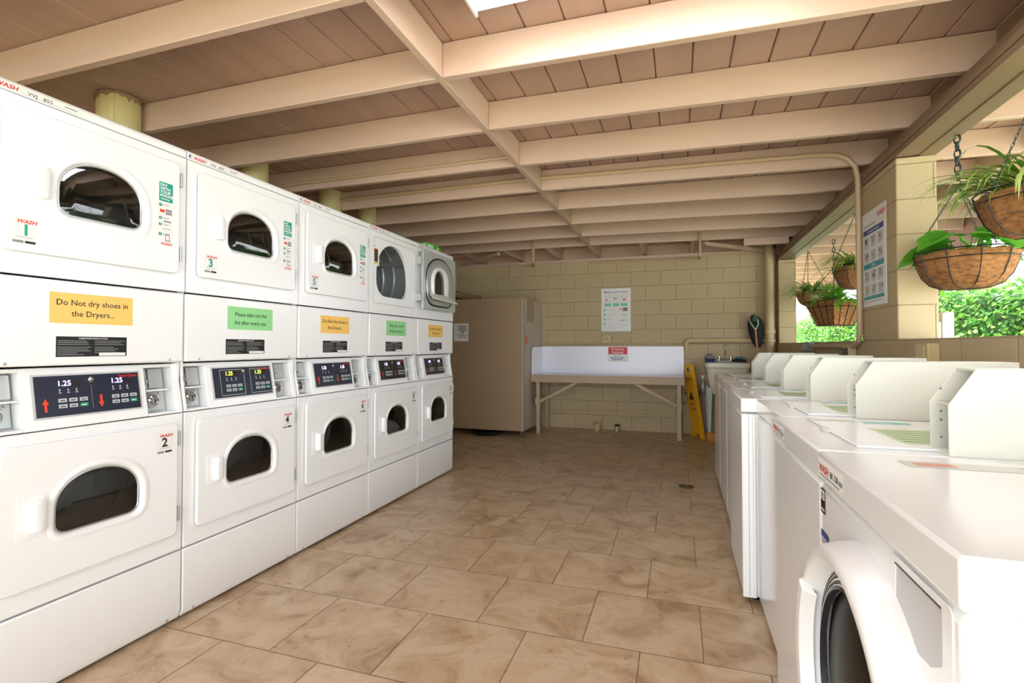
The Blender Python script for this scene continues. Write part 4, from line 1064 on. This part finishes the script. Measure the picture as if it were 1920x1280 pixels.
bowl_basket((1.385, 3.16, 1.635), .20, .175, 'round coir basket of broad green leaves hanging beside the block pillar', (1.36, 3.16, 2.248), 1, plant='pothos', heavy=1)
bowl_basket((1.43, 2.66, 1.805), .205, .18, 'coir basket of long arching spider plant leaves, nearest and highest', (1.36, 2.48, 2.60-.352), 2, plant='spider')
bowl_basket((1.46, 6.55, 1.78), .17, .15, 'farthest round coir basket with thin trailing leaves in the far opening', (1.40, 6.5, 2.248), 3, plant='spider')
bowl_basket((1.38, 4.74, 1.80), .175, .17, 'round coir basket with upright leaves seen behind the wall conduit', (1.36, 4.72, 2.248), 4, plant='spider')
bowl_basket((1.86, 5.02, 1.62), .15, .15, 'low round basket of small green leaves half hidden behind the conduit', (1.86, 5.02, 2.40), 5, plant='pothos')
# square lattice basket with a fern
R = thing('hanging_basket', (1.44, 5.66, 1.61), 'square tapered coir basket in black lattice wire holding a fern', 'hanging plant', 'coir hanging baskets outside the openings', rz=.5)
sq = lambda s_, z, e=0: [(s_*a+e*a, s_*b_+e*b_, z) for a, b_ in ((-1, -1), (1, -1), (1, 1), (-1, 1))]
q = MB(); q.rings([sq(.105, -.24), sq(.185, 0), sq(.17, 0), sq(.16, -.03)], COIR, capa=True, capb=True); q.build('coir_liner', R, bevel=.006)
q = MB()
for z, s_ in ((0, .189), (-.06, .171), (-.238, .109)): q.tube(sq(s_, z), .004, IRON, 5, closed=True)
for (ax, sg) in ((0, 1), (0, -1), (1, 1), (1, -1)):
    for k in range(-2, 3):
        t, b_ = (.188*k/2, .188*sg), (.108*k/2, .108*sg)
        if ax: t, b_ = t[::-1], b_[::-1]
        q.tube([(t[0], t[1], 0), (b_[0], b_[1], -.238)], .0035, IRON, 5)
q.build('wire_frame', R)
q = MB(); ap = Vector((0, 0, .60)); hk = Vector((0, 0, .33)); links(q, ap, hk+Vector((0, 0, .03)), .045, .004, CHM, .55)
q.tube([hk+Vector((0, 0, .035)), hk+Vector((.02, 0, .03)), hk+Vector((.02, 0, .0)), hk+Vector((-.01, 0, -.005))], .003, CHM, 6)
for a, b_ in ((-1, -1), (1, -1), (1, 1), (-1, 1)): links(q, hk, (.185*a, .185*b_, 0), .022, .0018, CHM, .4)
q.build('chain', R)
q = MB(); rg = random.Random(12)
for k in range(44):
    a = rg.uniform(0, 2*pi); d = Vector((cos(a), sin(a), 0)); side = Vector((-sin(a), cos(a), 0)); p = Vector((0, 0, -.02))+d*rg.uniform(0, .08); ang = rg.uniform(.5, 1.45); K = 12; l = rg.uniform(.26, .42)
    for j in range(K):
        t = j/K; nx = p + (d*cos(ang)+Vector((0, 0, sin(ang))))*l/K; wj = .055*sin(pi*(t*.85+.12))
        for s_ in (-1, 1):
            tip = (p+nx)/2 + side*s_*wj + (nx-p)*.6
            q.add([p, nx, tip], [(0, 1, 2)], FERN)
        p = nx; ang -= .1+.1*rg.random()
q.recalc = False; q.build('foliage', R, ang=180)

# ------------------------------------------------------------------ outside
HL = leaf_mat('hedge_leaf', (52, 112, 42), (92, 158, 62), (150, 198, 96), 2, .3)
R = thing('hedge', (3.55, 12, -.12), 'clipped leafy green hedge beyond the walkway', 'hedge')
q = MB(); rg = random.Random(77)
yy = [-8+.5*k for k in range(63)]
loopc = []
for y in yy:
    jx, jz = .05*sin(y*2.1), .07*sin(y*1.7)+.05*sin(y*4.3)
    loopc.append([(.12+jx, y, .0), (.10+jx, y, 1.0), (.14+jx, y, 1.92+jz), (.35, y, 2.02+jz), (.8, y, 1.95+jz), (.9, y, 0)])
q.rings(loopc, pm('hedge_core', (40, 74, 34), .9), capa=True, capb=True); q.build('inner_growth', R)
q = MB()
for k in range(26000):
    y = rg.uniform(-6, 12) if k % 4 else rg.uniform(-8, 22)
    if rg.random() < .78: z = rg.uniform(.5, 2.05); x = .06+rg.uniform(-.07, .07)+.05*sin(y*2.1)
    else: z = 2.02+rg.uniform(-.06, .12); x = rg.uniform(.05, .7)
    z += .06*sin(y*1.7)*(z/2)
    s_ = rg.uniform(.028, .050); c = Vector((x, y, z))
    d = Vector((-rg.uniform(.1, .9), rg.uniform(-1, 1), rg.uniform(-1, .5))).normalized(); nn = Vector((-rg.uniform(.2, 1), rg.uniform(-.7, .7), rg.uniform(0, 1))).normalized()
    sd = d.cross(nn).normalized()
    q.add([c-d*s_, c+sd*s_*.55, c+d*s_, c-sd*s_*.55], [(0, 1, 2, 3)], HL)
q.recalc = False
lv = q.build('leaves', R, smooth=False); lv['kind'] = 'stuff'
# metal gate post / meter just outside the pillar
R = thing('meter_box', (1.58, 3.86, -.12), 'white and grey meter post seen outside beside the pillar', 'meter')
q = MB(); q.box(-.03, .03, -.05, .05, 0, 1.50, PALEP); q.build('post', R, bevel=.003)
q = MB(); q.box(-.045, -.031, -.04, .03, 1.33, 1.44, PAPER); q.build('meter_face', R, bevel=.003)
